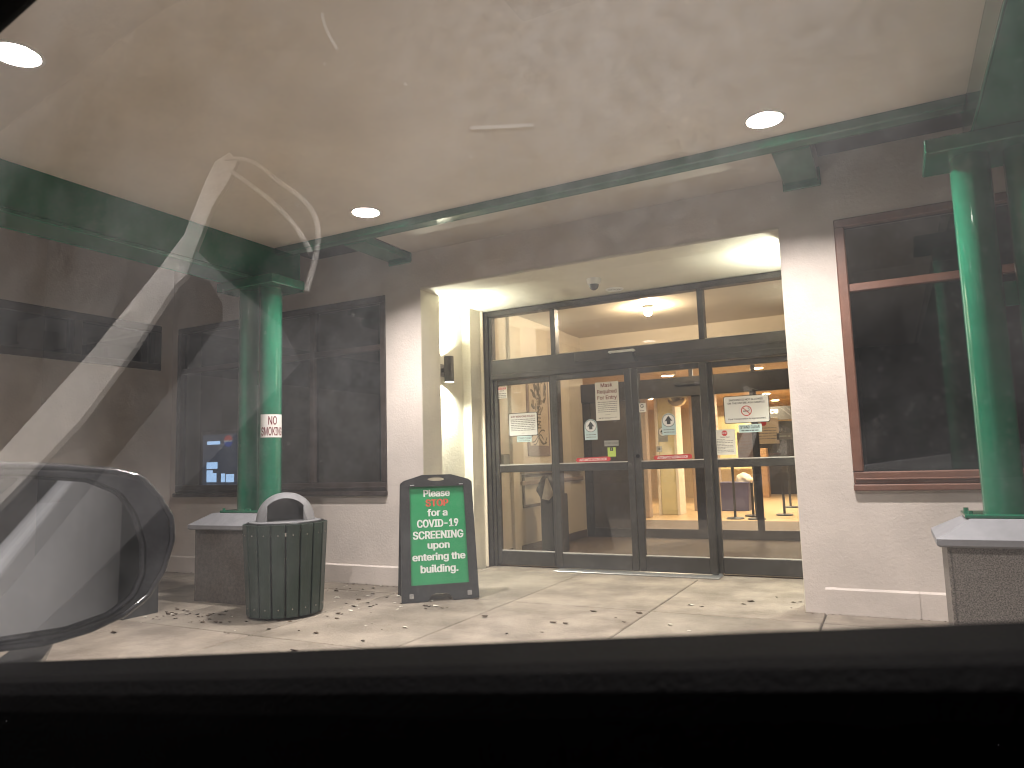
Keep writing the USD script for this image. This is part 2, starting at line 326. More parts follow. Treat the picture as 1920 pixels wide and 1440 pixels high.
# recess wall of the wing on the left
wing = diff(B(-8.75, -8.332, -4, 6.6, -.02, 4.3), B(-9, -8, .5, 6.12, 2.57, 3.16))
bld.add('wing_wall', wing, 'stucco')
bld.add('wing_base_course', B(-8.331, -8.31, -4, YF-.03, -.01, .19, .01), 'stucco')
g = bld.group('window', 'long dark ribbon window high in the left wing wall')
for z0, z1 in ((2.57, 2.66), (3.07, 3.16)): bld.add('frame_rail', B(-8.46, -8.325, .5, 6.12, z0, z1, .008), 'dark_brown_frame', g)
for y in (.5, 1.6, 2.75, 3.9, 4.98, 6.02): bld.add('mullion', B(-8.46, -8.327, y, y+.1, 2.661, 3.069, .006), 'dark_brown_frame', g)
for y in (.6, 1.7, 2.85, 4.0, 5.08): bld.add('pane', B(-8.412, -8.408, y, y+1.02, 2.661, 3.069), 'window_glass', g)
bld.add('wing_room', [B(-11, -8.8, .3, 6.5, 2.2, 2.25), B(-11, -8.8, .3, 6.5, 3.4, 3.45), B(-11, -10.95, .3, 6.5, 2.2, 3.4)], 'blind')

def window(x0, x1, z0, z1, transom, verts, frame_mat, label):
    g = bld.group('window', label); w = .075
    for a, b_ in ((z0, z0+.095), (z1-.07, z1)): bld.add('frame_rail', B(x0, x1, YF-.01, YF+.09, a, b_, .008), frame_mat, g)
    for a, b_ in ((x0, x0+w), (x1-w, x1)): bld.add('frame_stile', B(a, b_, YF-.012, YF+.088, z0+.096, z1-.071, .008), frame_mat, g)
    cuts = [x0+w, *verts, x1-w]
    for v in verts: bld.add('mullion', B(v-.035, v+.035, YF+.004, YF+.09, z0+.097, z1-.072, .006), frame_mat, g)
    for i in range(len(cuts)-1):
        a, b_ = cuts[i]+(.036 if i else .001), cuts[i+1]-(.036 if i < len(verts) else .001)
        bld.add('transom', B(a, b_, YF+.006, YF+.092, transom-.032, transom+.032, .006), frame_mat, g)
        bld.add('pane', B(a, b_, YF+.047, YF+.053, z0+.098, transom-.033), 'window_glass', g)
        bld.add('pane', B(a, b_, YF+.047, YF+.053, transom+.033, z1-.073), 'window_glass', g)
    bld.add('sill', B(x0-.005, x1+.005, YF-.045, YF+.10, z0-.052, z0-.002, .008), frame_mat, g)
    bld.add('bead', B(x0+.01, x1-.01, YF-.022, YF-.0105, z0+.03, z0+.045, .004), frame_mat, g)
window(-8.22, -4.822, .99, 3.133, 2.56, [-7.05, -5.9], 'dark_brown_frame', 'dark ribbon window to the left of the entrance behind the green columns')
window(-.278, 1.75, 1.0, 3.133, 2.56, [.95], 'brown_frame', 'brown framed dark window to the right of the entrance')
def room(x0, x1, y0, y1, z0, z1, m_, name='back_room'):
    t = .05
    bld.add(name, [B(x0-t, x0, y0, y1, z0, z1), B(x1, x1+t, y0, y1, z0, z1), B(x0, x1, y1, y1+t, z0, z1), B(x0, x1, y0, y1, z1, z1+t), B(x0, x1, y0, y1, z0-t, z0)], m_)
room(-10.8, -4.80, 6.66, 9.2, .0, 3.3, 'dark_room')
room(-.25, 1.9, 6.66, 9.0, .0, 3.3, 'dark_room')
bld.add('blind', [B(-.2, .95, 6.78+.012*(i % 2), 6.785+.012*(i % 2), 1.0+i*.05, 1.044+i*.05) for i in range(3)], 'blind')
# storefront
sf = bld.group('storefront', 'dark bronze storefront frame around the sliding doors')
XA, XB, M1, M2 = -4.483, -.617, -3.51, -1.735
def fr(name, *a, m_='bronze_frame', ch=.006): bld.add(name, B(*a, ch), m_, sf)
fr('frame_stile', XA, XA+.08, YS-.03, YS+.11, 0, 3.15); fr('frame_stile', XB-.08, XB, YS-.03, YS+.11, 0, 3.15)
fr('frame_stile', XA+.081, XA+.125, YS-.006, YS+.09, .0, 3.085); fr('frame_stile', XB-.125, XB-.081, YS-.006, YS+.09, 0, 3.085)
fr('frame_head', XA+.081, XB-.081, YS-.028, YS+.108, 3.086, 3.155)
for x in (M1, M2): fr('mullion', x-.032, x+.032, YS-.022, YS+.1, 2.521, 3.085); fr('mullion', x-.03, x+.03, YS-.014, YS+.1, 0, 2.27)
fr('header', XA+.126, XB-.126, YS-.05, YS+.12, 2.275, 2.52, ch=.01)
fr('header_cover', -3.22, XB-.14, YS-.075, YS-.051, 2.40, 2.515, ch=.01, m_='bronze_light')
fr('header_strip', XA+.13, XB-.13, YS-.058, YS-.0505, 2.33, 2.345, ch=.003, m_='bronze_light')
for a, b_ in ((XA+.126, M1-.031), (M1+.033, M2-.033), (M2+.033, XB-.126)):
    bld.add('pane', B(a, b_, YS+.03, YS+.036, 2.522, 3.084), 'door_glass', sf)
    bld.add('glazing_bead', B(a, b_, YS-.004, YS+.004, 2.521, 2.531), 'gasket', sf)
def leaf(name, x0, x1, y, stile, lab, beadm='gasket'):
    g = bld.group(name, lab)
    for a, b_ in ((x0, x0+stile), (x1-stile, x1)): bld.add('stile', B(a, b_, y-.022, y+.022, .02, 2.268, .006), 'bronze_frame', g)
    for n_, a, b_ in (('bottom_rail', .021, .185), ('mid_rail', 1.13, 1.215), ('top_rail', 2.205, 2.266)):
        bld.add(n_, B(x0+stile+.0005, x1-stile-.0005, y-.0215, y+.0215, a, b_, .006), 'bronze_frame', g)
    for a, b_ in ((.186, 1.129), (1.216, 2.204)):
        bld.add('pane', B(x0+stile, x1-stile, y-.003, y+.003, a, b_), 'door_glass', g)
        bld.add('glazing_bead', B(x0+stile+.001, x1-stile-.001, y-.018, y-.006, a, a+.011), beadm, g)
    return g
leaf('sidelight', XA+.127, M1-.031, YS+.03, .055, 'left fixed glass panel with the weapons notice')
leaf('sidelight', M2+.031, XB-.127, YS+.03, .05, 'right fixed glass panel with the smoking notice')
d1 = leaf('sliding_door', M1-.03, -2.552, YS-.04, .075, 'left sliding door leaf with the mask notice')
d2 = leaf('sliding_door', -2.545, M2+.03, YS-.04, .075, 'right sliding door leaf')
bld.add('lock', cyl((-2.50, 0), .022, 0, .02).apply_transform(trimesh.transformations.rotation_matrix(math.pi/2, [1, 0, 0])).apply_translation([0, YS-.062, 1.28]), 'chrome', d2, smooth=40)
sn = Thing('door_sensor', 'black motion sensor with a bright lip over the sliding doors', 'sensor', (-2.62, YS-.09, 2.42))
sn.add('body', hull([(-2.80, YS-.078, 2.34), (-2.44, YS-.078, 2.34), (-2.78, YS-.15, 2.33), (-2.46, YS-.15, 2.33), (-2.75, YS-.078, 2.45), (-2.49, YS-.078, 2.45), (-2.74, YS-.13, 2.45), (-2.50, YS-.13, 2.45)]), 'black_plastic')
sn.add('lip', B(-2.775, -2.465, YS-.155, YS-.078, 2.4505, 2.478, .012), 'sign_white')
# vestibule and lobby
stx = lambda name, mesh, m_: bld.add(name, mesh, m_)
WL, WR, ZC = -4.56, -.45, 3.32
stx('vestibule_wall', B(WL-.08, WL, YS+.12, YI+.05, 0, 3.4), 'vest_wall')
stx('vestibule_wall', B(WR, WR+.08, YS+.12, YI+.05, 0, 3.4), 'vest_wall')
stx('vestibule_ceiling', B(WL-.08, WR+.08, YS+.115, YI+.1, ZC, 3.4), 'vest_trim')
stx('vestibule_floor', B(WL-.1, WR+.1, YS+.1, YI+3.2, -.1, -.002), 'vest_floor')
stx('vestibule_base', [B(WL+.0005, WL+.014, YS+.13, YI-.06, 0, .12, .003)], 'vest_base')
stx('vestibule_pilaster', [B(WL+.0005, WL+.05, 8.62, 8.80, 0.0, ZC-.001, .004)], 'vest_trim')
stx('vestibule_pilaster', [B(WL+.0005, WL+.03, 10.15, 10.6, .121, ZC-.001, .004)], 'vest_trim')
stx('wall_panel_frame', [B(WL+.001, WL+.03, 8.95, 10.1, z, z+.04, .004) for z in (.62, 1.04)]+[B(WL+.001, WL+.03, y, y+.04, .661, 1.039, .004) for y in (8.95, 10.06)], 'vest_base')
stx('wall_shelf_rail', [B(WL+.001, WL+.09, 8.9, 11.1, 1.09, 1.12, .006), B(WL+.001, WL+.05, 8.9, 11.1, .93, .99, .01)], 'lobby_panel')
isf = bld.group('inner_storefront', 'dark bronze inner door frame at the back of the vestibule')
def fi(name, *a, m_='bronze_frame'): bld.add(name, B(*a, .006), m_, isf)
fi('header', WL+.001, WR-.001, YI-.07, YI+.07, 2.205, 2.51)
fi('head_rail', WL+.001, WR-.001, YI-.03, YI+.03, 2.63, 2.69)
fi('bottom_rail', WL+.14, WR-.14, YI-.028, YI+.028, .0, .14)
for a, b_ in ((WL+.001, WL+.139), (-3.70, -3.56), (-2.72, -2.58), (-2.50, -2.44), (-1.84, -1.745), (WR-.139, WR-.001)):
    fi('mullion', a, b_, YI-.03, YI+.03, 0, 2.204)
for a in (-3.6, -2.74, -1.80): fi('mullion', a, a+.06, YI-.025, YI+.025, 2.511, 2.629)
for a, b_ in ((-3.559, -2.721), (-2.439, -1.841), (-1.744, WR-.14)):
    bld.add('pane', B(a, b_, YI-.003, YI+.003, .141, 2.204), 'door_glass', isf)
fi('opaque_panel', WL+.14, -3.701, YI-.01, YI+.01, .141, 2.204, m_='panel_dark')
for z in (.25, 1.0): pass
stx('over_door_wall', B(WL, WR, YI-.03, YI+.04, 2.6905, ZC-.001), 'vest_wall')
stx('ceiling_conduit', tube([(-3.3, YI-.06, 3.03), (-2.0, YI-.06, 3.03), (-1.86, YI-.06, 3.03), (-1.62, YI-.06, 2.86)], .014), 'vest_trim')
stx('inner_sensor', B(-2.95, -2.55, YI-.12, YI-.071, 2.37, 2.42, .012), 'black_plastic')
# lobby
stx('lobby_floor', B(-9, 3.0, YI+3.2, 26, -.1, -.002), 'wood_floor')
for q in (B(-9, WL-.1, YI+.05, YI+3.2, -.1, -.003), B(WR+.1, 3.0, YI+.05, YI+3.2, -.1, -.003)): stx('lobby_floor_mat', q, 'vest_floor')
stx('lobby_ceiling', B(-9, 3.0, YI+.07, 26, 2.78, 2.9), 'wood_ceiling')
for q in (B(3.0, 3.1, YI+.05, 26, 0, 2.78), B(-9, -8.9, YI+.05, 26, 0, 2.78)): stx('lobby_wall', q, 'lobby_wall')
for q in (B(-9, WL-.09, YI+.06, YI+.12, 0, 2.78), B(WR+.09, 3, YI+.06, YI+.12, 0, 2.78)): stx('lobby_wall', q, 'lobby_wall')
stx('lobby_wall', B(-9, -4.3, 22.4, 22.5, 0, 2.78), 'lobby_wall')
stx('lobby_dark_window', B(-4.3, 3, 24.3, 24.4, 0, 2.3), 'lobby_dark')
stx('lobby_back_wall', B(-4.3, 3, 24.28, 24.5, 2.3, 2.78), 'lobby_wall')
stx('lobby_partition', [B(-5.15, -4.62, 15.0, 15.2, 0, 2.78, .01)], 'lobby_panel')
stx('lobby_partition', [B(-4.60, -4.25, 15.85, 16.2, 0, 2.78, .01)], 'lobby_yellow')
for q in (B(-4.24, -4.18, 15.8, 16.3, 0, 2.78, .004), B(-4.66, -4.605, 15.8, 15.9, 0, 2.78, .004), B(-5.3, -5.2, 15.0, 15.3, 0, 2.78, .004)): stx('lobby_partition', q, 'vest_trim')
stx('lobby_partition', [B(-4.17, -3.55, 17.0, 17.2, 0, 2.78, .01)], 'lobby_panel')
stx('lobby_partition', [B(-6.5, -5.31, 14.6, 14.75, 0, 2.78)], 'lobby_yellow')
stx('lobby_partition', [B(-4.15, -3.2, 19.6, 19.8, 0.9, 2.3)], 'lobby_yellow')
stx('lobby_fascia', B(-3.5, 2.9, 20.5, 20.6, 2.30, 2.52), 'bronze_frame')

# ------------------------------------------------------------------ canopy
ZT = 3.55
can = Thing('entrance_canopy', 'drive-up canopy with beige ceiling and glossy green steel beams', 'canopy')
can.add('ceiling', B(-5.549, .609, -5, 5.36, ZT, ZT+.08), 'soffit_paint')
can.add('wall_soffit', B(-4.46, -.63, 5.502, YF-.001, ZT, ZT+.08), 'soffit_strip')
can.add('front_beam', B(-5.548, .608, 5.362, 5.50, 3.482, 4.0, .01), 'green_beam')
for x0, x1 in ((-5.85, -5.55), (.61, .95)):
    can.add('side_beam', B(x0, x1, -5, 5.75, 3.19, 3.99, .012), 'green_beam')
    for xe in (x0-.03, x1+.03): can.add('flange_bead', tube([(xe, -5, 3.158), (xe, 0, 3.158), (xe, 5.76, 3.158)], .009, 14), 'green_flange', smooth=60)
    can.add('beam_flange', B(x0-.03, x1+.03, -5, 5.76, 3.155, 3.1885, .006), 'green_flange')
for x0, x1 in ((-4.74, -4.47), (-.625, -.36)):
    can.add('wall_bracket', [B(x0, x1, 5.503, YF-.03, 3.475, 3.548, .008)], 'green_beam')
    can.add('bracket_plate', B(x0-.015, x1+.015, YF-.029, YF-.001, 3.44, 3.60, .006), 'green_paint')
for q in (B(-5.85, -4.745, 5.503, YF-.001, 3.69, 3.75), B(-.355, 2.6, 5.503, YF-.001, 3.69, 3.75)): can.add('shade_sheet', q, 'dark_room')  # dark sheets over the side bays, added for the shadow strip under the beam

# ------------------------------------------------------------------ twin columns on stone plinths
NOSM = []
for side, xc, pc, lab_c, lab_p in ((0, -5.565, -5.64, 'pair of glossy green round columns on the left, wearing the smoking ban sticker', 'stone plinth under the left green columns, half behind the litter bin'),
                                   (1, .712, .745, 'pair of glossy green round columns in front of the brown framed window', 'speckled stone plinth under the right green columns with grey cap')):
    t = Thing('twin_column', lab_c, 'column', (xc, 5.2, .84))
    for dx in (-.142, .142): t.add('column', cyl((xc+dx, 5.2), .111, .866, 3.06, 64), 'green_paint', smooth=40)
    t.add('base_plate', B(xc-.36, xc+.36, 5.03, 5.37, .842, .8655, .005), 'green_paint')
    for dx in (-.33, -.03, .03, .33):
        for dy in (-.14, .14): t.add('bolt', cyl((xc+dx, 5.2+dy), .014, .866, .886, 6), 'green_paint')
    t.add('cap_plate', B(xc-.39, xc+.39, 4.98, 5.42, 3.06, 3.154, .008), 'green_paint')
    t.add('batten', B(xc-.045, xc+.045, 5.19, 5.21, 2.1, 2.25, .004), 'green_paint')
    p = Thing('stone_plinth', lab_p, 'plinth', (pc, 5.2, 0))
    hw, y0, y1 = .505, 4.93, 5.53
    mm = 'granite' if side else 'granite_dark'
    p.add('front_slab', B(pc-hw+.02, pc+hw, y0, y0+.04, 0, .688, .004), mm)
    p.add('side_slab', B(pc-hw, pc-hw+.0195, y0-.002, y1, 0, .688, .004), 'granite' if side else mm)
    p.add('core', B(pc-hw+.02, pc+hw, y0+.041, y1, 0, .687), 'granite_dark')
    e, k = .05, .03
    p.add('cap', [hull([(pc+sx*(hw+e), y, z) for sx in (-1, 1) for y in (y0-e, y1+e) for z in (.70, .735)]+[(pc+sx*(hw+e-.015), y, .689) for sx in (-1, 1) for y in (y0-e+.015, y1+e-.015)]+[(pc+sx*.37, y, .8415) for sx in (-1, 1) for y in (5.02, 5.38)])], 'cap_stone')
# smoking sticker wrapped on the column
xs_ = -5.565+.142
st = Thing('no_smoking_sticker', 'white NO SMOKING sticker in maroon letters wrapped on the left green column', 'sticker', (xs_, 5.2, 1.7))
dirc = math.atan2(-5.2, -xs_)
a0 = dirc-.62; zlo, zhi = 1.565, 1.79
def wrap(mesh, rad, amid):
    mm_ = mesh.copy(); mm_ = mm_.subdivide_to_size(.02) if len(mm_.faces) < 40000 else mm_
    v = mm_.vertices.copy(); an = amid+v[:, 0]/rad; r_ = rad+v[:, 2]
    mm_.vertices = np.c_[xs_+r_*np.cos(an), 5.2+r_*np.sin(an), v[:, 1]]; return mm_
mid = dirc+.22
st.add('film', wrap(B(-.125, .125, zlo, zhi, 0, .0012), .1115, mid), 'white_print', smooth=40)
st.add('lettering', [wrap(text('NO', .078, .0, zlo+.126, True, .085, d=.0008), .1129, mid), wrap(text('SMOKING', .078, 0, zlo+.02, True, .225, d=.0008), .1129, mid)], 'maroon')

# ------------------------------------------------------------------ recessed ceiling lights
def downlight(x, y, lab, grp=None):
    t = Thing('ceiling_light', lab, 'light', (x, y, ZT), grp)
    t.add('trim_ring', rev([(.118, -.001), (.119, -.006), (.14, -.005), (.142, -.0005)], (x, y, ZT), 48), 'lamp_trim', smooth=50)
    t.add('reflector', rev([(.118, -.003), (.108, .03), (.085, .075), (.05, .10)], (x, y, ZT), 48), 'reflector', smooth=50)
    t.add('lens', disc((x, y), .06, ZT+.07, 10), 'downlight_lens')
downlight(-4.06, 5.02, 'round recessed light by the green wall beam, left of the entrance')
downlight(-.60, 5.04, 'round recessed light beside the right wall bracket')
downlight(-4.07, 2.06, 'round recessed light at the top left corner of the view')
downlight(-.60, 2.05, 'round recessed light above the parked car')
downlight(-4.0, -1.0, 'round recessed light behind the parked car bonnet')
downlight(-.60, -1.0, 'round recessed light over the far side of the car')
# holes for them in the ceiling
ceil = diff(B(-5.549, .609, -5, 5.36, ZT, ZT+.16), *[cyl((x, y), .1175, ZT-.1, ZT+.12, 48) for x, y in ((-4.06, 5.02), (-.6, 5.04), (-4.07, 2.06), (-.6, 2.05), (-4.0, -1.0), (-.6, -1.0))])
cm = UsdGeom.Mesh.Get(stage, '/World/entrance_canopy/ceiling'); 
usdkit.mesh(stage, '/World/entrance_canopy/ceiling', ceil, MAT['soffit_paint'])

# ------------------------------------------------------------------ sconces, camera, vent
def sconce(x, y, sgn, lab):
    t = Thing('wall_sconce', lab, 'light', (x, y, 2.35))
    cx = x+sgn*.115
    t.add('back_plate', B(x+sgn*.001, x+sgn*.02, y-.06, y+.06, 2.27, 2.42, .005), 'sconce_metal')
    t.add('arm', B(x+sgn*.0205, x+sgn*.06, y-.02, y+.02, 2.32, 2.37, .003), 'sconce_metal')
    ring = rev([(.057, 2.20), (.057, 2.50), (.052, 2.50), (.052, 2.47), (.052, 2.23), (.052, 2.20), (.057, 2.20)], (cx, y, 0), 40)
    t.add('shade', ring, 'sconce_metal', smooth=40)
    t.add('lens', disc((cx, y), .045, 2.458, 8, True), 'sconce_lens'); t.add('lens', disc((cx, y), .045, 2.242, 8), 'sconce_lens')
    t.add('core', cyl((cx, y), .05, 2.249, 2.451, 24), 'liner_black')
sconce(-4.60, 7.03, 1, 'grey cylinder sconce throwing light up and down in the left niche')
sconce(-.46, 7.03, -1, 'grey cylinder sconce in the right niche behind the jamb')
t = Thing('security_camera', 'white dome security camera under the entrance soffit', 'camera', (-2.66, 7.05, 3.16))
t.add('housing', rev([(0, 0.003), (.075, .003), (.077, -.005), (.068, -.055), (.055, -.062), (0, -.062)], (-2.66, 7.05, 3.16), 40), 'sign_white', smooth=40)
t.add('dome', rev([(.054, -.0625), (.05, -.085), (.036, -.108), (.018, -.12), (0.0, -.123)], (-2.66, 7.05, 3.16), 32), 'camera_dome', smooth=60)
t = Thing('ceiling_speaker', 'small round white grille in the entrance soffit above the doors', 'speaker', (-2.63, 7.62, 3.16))
t.add('ring', rev([(.075, .002), (.078, -.008), (.10, -.006), (.102, .002)], (-2.63, 7.62, 3.16), 40), 'sign_white', smooth=40)
for r_ in (.02, .04, .06): t.add('louvre', rev([(r_, -.002), (r_, -.006), (r_+.008, -.008), (r_+.008, -.002), (r_, -.002)], (-2.63, 7.62, 3.16), 32), 'sign_white')
t.add('recess', cyl((-2.63, 7.62), .074, 3.158, 3.162, 32), 'ink_grey')
t = Thing('vestibule_lamp', 'glowing warm bulb on the vestibule ceiling seen through the fanlight', 'lamp', (-2.80, 9.45, ZC))
t.add('base', cyl((-2.80, 9.45), .07, ZC-.03, ZC-.001, 32), 'lamp_trim', smooth=40)
bulb = trimesh.creation.icosphere(1, .055); bulb.apply_translation([-2.80, 9.45, ZC-.085]); t.add('bulb', bulb, 'bulb_warm', smooth=True)
for i, (x, y) in enumerate(((-2.0, 13.2), (-3.6, 13.2), (-2.75, 16.6), (-1.2, 16.6), (-2.7, 19.0), (-2.8, 21.4), (-5.4, 18.0), (-1.0, 20.0))):
    t = Thing('lobby_light', ['round lobby light nearest the inner doors', 'round lobby light by the yellow partition', 'round lobby light above the queue posts', 'round lobby light to the right of the queue posts', 'round lobby light in front of the dark fascia sign', 'farthest round lobby light along the wood ceiling', 'round lobby light on the left behind the partitions', 'round lobby light near the far right of the wood ceiling'][i], 'light', (x, y, 2.78))
    t.add('ring', rev([(.105, -.001), (.108, -.012), (.13, -.01), (.132, -.001)], (x, y, 2.78), 32), 'lamp_trim', smooth=40)
    t.add('lens', disc((x, y), .104, 2.774, 8), 'lobby_lens')

vl = hit((1182, 645), 2, ZC)
t = Thing('vestibule_light', 'flat round recessed light in the vestibule ceiling just above the door header', 'light', vl)
t.add('ring', rev([(.085, -.001), (.088, -.012), (.11, -.01), (.112, -.001)], (vl[0], vl[1], ZC), 32), 'lamp_trim', smooth=40); t.add('lens', disc(vl[:2], .084, ZC-.006, 8), 'lobby_lens')
rb = random.Random(5)
def crumple(c, s, n_, seed):
    q = trimesh.creation.icosphere(3, 1.0); v = q.vertices*(.75+.6*meshkit.fbm(q.vertices*2.2+seed, 3)[:, None])*np.array(s); q.vertices = v+np.array(c); return q
# ------------------------------------------------------------------ lobby things
def stanchion(x, y, h, lab):
    t = Thing('queue_post', lab, 'post', (x, y, 0), 'queue posts in the lobby')
    t.add('base', rev([(0, 0), (.17, 0), (.17, .018), (.15, .03), (.03, .04), (0, .04)], (x, y, 0), 32), 'black_plastic', smooth=40)
    t.add('pole', cyl((x, y), .026, .04, h, 20), 'black_plastic', smooth=40)
    t.add('head', cyl((x, y), .032, h, h+.06, 20), 'black_plastic', smooth=40)
stanchion(-2.86, 14.95, .98, 'black queue post nearest the purple bin'); stanchion(-2.62, 15.6, .62, 'short black queue post between two taller ones')
stanchion(-2.43, 14.85, .98, 'black queue post right of the short one'); stanchion(-2.05, 15.9, .60, 'black post behind the inner frame mullion'); stanchion(-2.2, 18.2, .90, 'farthest black queue post by the dark window')
t = Thing('storage_bin', 'purple plastic bin holding a white bag in the lobby', 'bin', (-3.25, 17.3, 0))
t.add('body', hull([(x, y, z) for z, k in ((0, .9), (.62, 1)) for x in (-3.25-.33*k, -3.25+.33*k) for y in (17.3-.28*k, 17.3+.28*k)]), 'purple_bin')
t.add('rim', B(-3.6, -2.9, 17.0, 17.6, .621, .65, .01), 'purple_bin')
t.add('white_bag', crumple((-3.05, 17.25, .70), (.17, .15, .16), 0, 9), 'bag_cloth', smooth=True)
t = Thing('reception_counter', 'light wood reception counter at the back of the lobby', 'counter', (-2.9, 20.2, 0))
kx0, kx1 = hit((1374, 905), 1, 20.0)[0], hit((1412, 905), 1, 20.0)[0]
t.add('front_panel', B(kx0, kx1, 20.0, 20.05, .16, 1.02, .005), 'lobby_wall'); t.add('counter_top', B(kx0-.05, kx1+.04, 19.95, 20.5, 1.0205, 1.06, .008), 'oak')
t.add('kick_base', B(kx0+.05, kx1-.05, 20.06, 20.4, 0, .159), 'lobby_dark'); t.add('arrow_sign', hull([(kx0+.2, 19.99, .70), (kx0+.2, 19.998, .70), (kx0+.2, 19.99, .66), (kx0+.2, 19.998, .66), (kx1-.2, 19.99, .68), (kx1-.2, 19.998, .68)]), 'ink')
t = Thing('lobby_cabinet', 'tall narrow oak cabinet left of the dark lobby window', 'cabinet', (-2.75, 22.5, 0))
qx0, qx1 = hit((1426, 900), 1, 22.4)[0], hit((1440, 900), 1, 22.4)[0]
t.add('body', B(qx0, qx1, 22.4, 22.8, 0, 1.45, .01), 'oak'); t.add('door', B(qx0+.03, qx1-.03, 22.38, 22.399, .06, 1.4, .005), 'oak')
t = Thing('dome_mirror', 'shiny half dome safety mirror hanging from the lobby ceiling', 'mirror', (-3.35, 13.0, 2.5))
pr = [(.20*math.cos(a), -.20*math.sin(a)) for a in np.linspace(0, math.pi/2, 14)]
cdm = hit((1268, 742), 1, 12.6); t.add('bowl', rev(pr, cdm, 40), 'dome_mirror', smooth=60); t.add('rim', rev([(.2, 0), (.21, -.006), (.21, .01), (.2, .012)], cdm, 40), 'chrome')
t.add('hanger', cyl(cdm, .012, cdm[2]+.002, 2.78, 12), 'chrome')
p1 = hit((1441, 765), 1, 19.6); p2 = hit((1476, 785), 1, 19.6)
t = Thing('hanging_sign', 'dark hanging direction sign with pale letters deep in the lobby', 'sign', ((p1[0]+p2[0])/2, 19.6, p1[2]))
t.add('board', B(p1[0]-1.1, p2[0]+.1, 19.6, 19.63, p2[2]-.02, p1[2]+.03, .004), 'bronze_frame')
for x in (p1[0]-1.0, p2[0]): t.add('hanger', cyl((x, 19.615), .006, p1[2]+.03, 2.78, 8), 'chrome')
t.add('lettering', [frame_to(text('ce', .13, p1[0]+.03, p1[2]-.14, True, align='l'), (0, 19.5995, 0), (1, 0, 0), (0, 0, 1)), frame_to(text('ry', .13, p1[0]+.03, p1[2]-.36, True, align='l'), (0, 19.5995, 0), (1, 0, 0), (0, 0, 1))], 'paper')
# vestibule things
t = Thing('umbrella_bag_stand', 'black stand draped with dark and pale bags inside the vestibule', 'stand', (-4.28, 9.35, 0))
bx, by = -4.22, 9.25
t.add('cabinet', B(bx-.14, bx+.15, by-.15, by+.15, 0, .80, .012), 'black_plastic')
t.add('dark_bag', crumple((bx-.02, by-.08, .86), (.17, .14, .18), 0, 3), 'bin_bag', smooth=60)
t.add('pole', cyl((bx+.02, by), .03, .80, 1.20, 12), 'black_plastic')
t.add('pale_bag', hull([(bx+.0, by-.24, 1.02), (bx+.03, by-.25, 1.03), (bx+.10, by-.25, .84), (bx-.07, by-.24, .74), (bx+.02, by-.21, .72), (bx+.1, by-.2, .8)]), 'bag_cloth')
t = Thing('wall_dispenser', 'small grey box on the vestibule wall low in the left panel', 'dispenser', (WL+.06, 8.35, 1.3))
t.add('body', B(WL+.001, WL+.10, 8.26, 8.44, 1.17, 1.36, .01), 'ink_grey'); t.add('spout', B(WL+.04, WL+.08, 8.32, 8.38, 1.14, 1.169, .004), 'liner_black')
# art banner with a tree, INTEGRITY lettering turned on its side
t = Thing('art_banner', 'tall tan wall banner with brown tree leaves and sideways INTEGRITY lettering', 'banner', (WL+.03, 9.6, 1.9))
ya, yb, za, zb = 9.16, 9.90, 1.33, 2.75
t.add('backing', B(WL+.001, WL+.018, ya, yb, za, zb, .004), 'canvas_frame')
t.add('canvas', B(WL+.0185, WL+.03, ya+.05, yb-.07, za+.15, zb-.06, .003), 'canvas')
o_ = (WL+.0305, ya+.05, za+.15); W_, H_ = yb-ya-.12, zb-za-.21
F = lambda mesh: frame_to(mesh, o_, (0, 1, 0), (0, 0, 1))
ra = random.Random(2); lv, lv2 = [], []
for _ in range(46):
    yy = .52+.7*ra.random(); xx = ra.uniform(.06, W_-.06); a = ra.uniform(-.7, .7)+(xx-W_/2)*-2.5
    e = affinity.rotate(affinity.scale(Point(0, 0).buffer(1, quad_segs=5), ra.uniform(.018, .03), ra.uniform(.045, .07)), math.degrees(a)); e = affinity.translate(e, xx, yy)
    (lv if ra.random() < .6 else lv2).extend(polys(e.intersection(sbox(0, 0, W_, H_)), .0012))
t.add('leaf', [F(lv)], 'art_brown', kind=None); t.add('leaf', [F(lv2)], 'art_tan')
def stroke(pts, w): 
    from shapely.geometry import LineString
    return polys(LineString(spline(pts, 6)).buffer(w), .0011)
br = []
for pts in ([(.30, .30), (.30, .6), (.24, 1.0)], [(.30, .45), (.36, .75), (.44, 1.1)], [(.3, .5), (.22, .7), (.1, .95)], [(.3, .6), (.33, .9), (.32, 1.18)]): br += stroke(pts, .007)
t.add('branch', [F(br)], 'art_tan')
rt_ = []
for pts in ([(.04, .12), (.2, .17), (.34, .08), (.54, .05)], [(.06, .05), (.2, .1), (.32, .2), (.48, .22)], [(.1, .22), (.26, .14), (.4, .03), (.55, .12)], [(.1, .02), (.22, .06), (.3, .15), (.42, .10)]): rt_ += stroke(pts, .010)
t.add('root_scroll', [F(rt_)], 'art_brown')
tx = text('INTEGRITY', .115, 0, 0, True, .62, d=.0012, align='l'); tx.apply_transform(trimesh.transformations.rotation_matrix(math.pi/2, [0, 0, 1])); tx.apply_translation([.36, .24, .0008])
t.add('lettering', [F(tx)], 'art_brown')

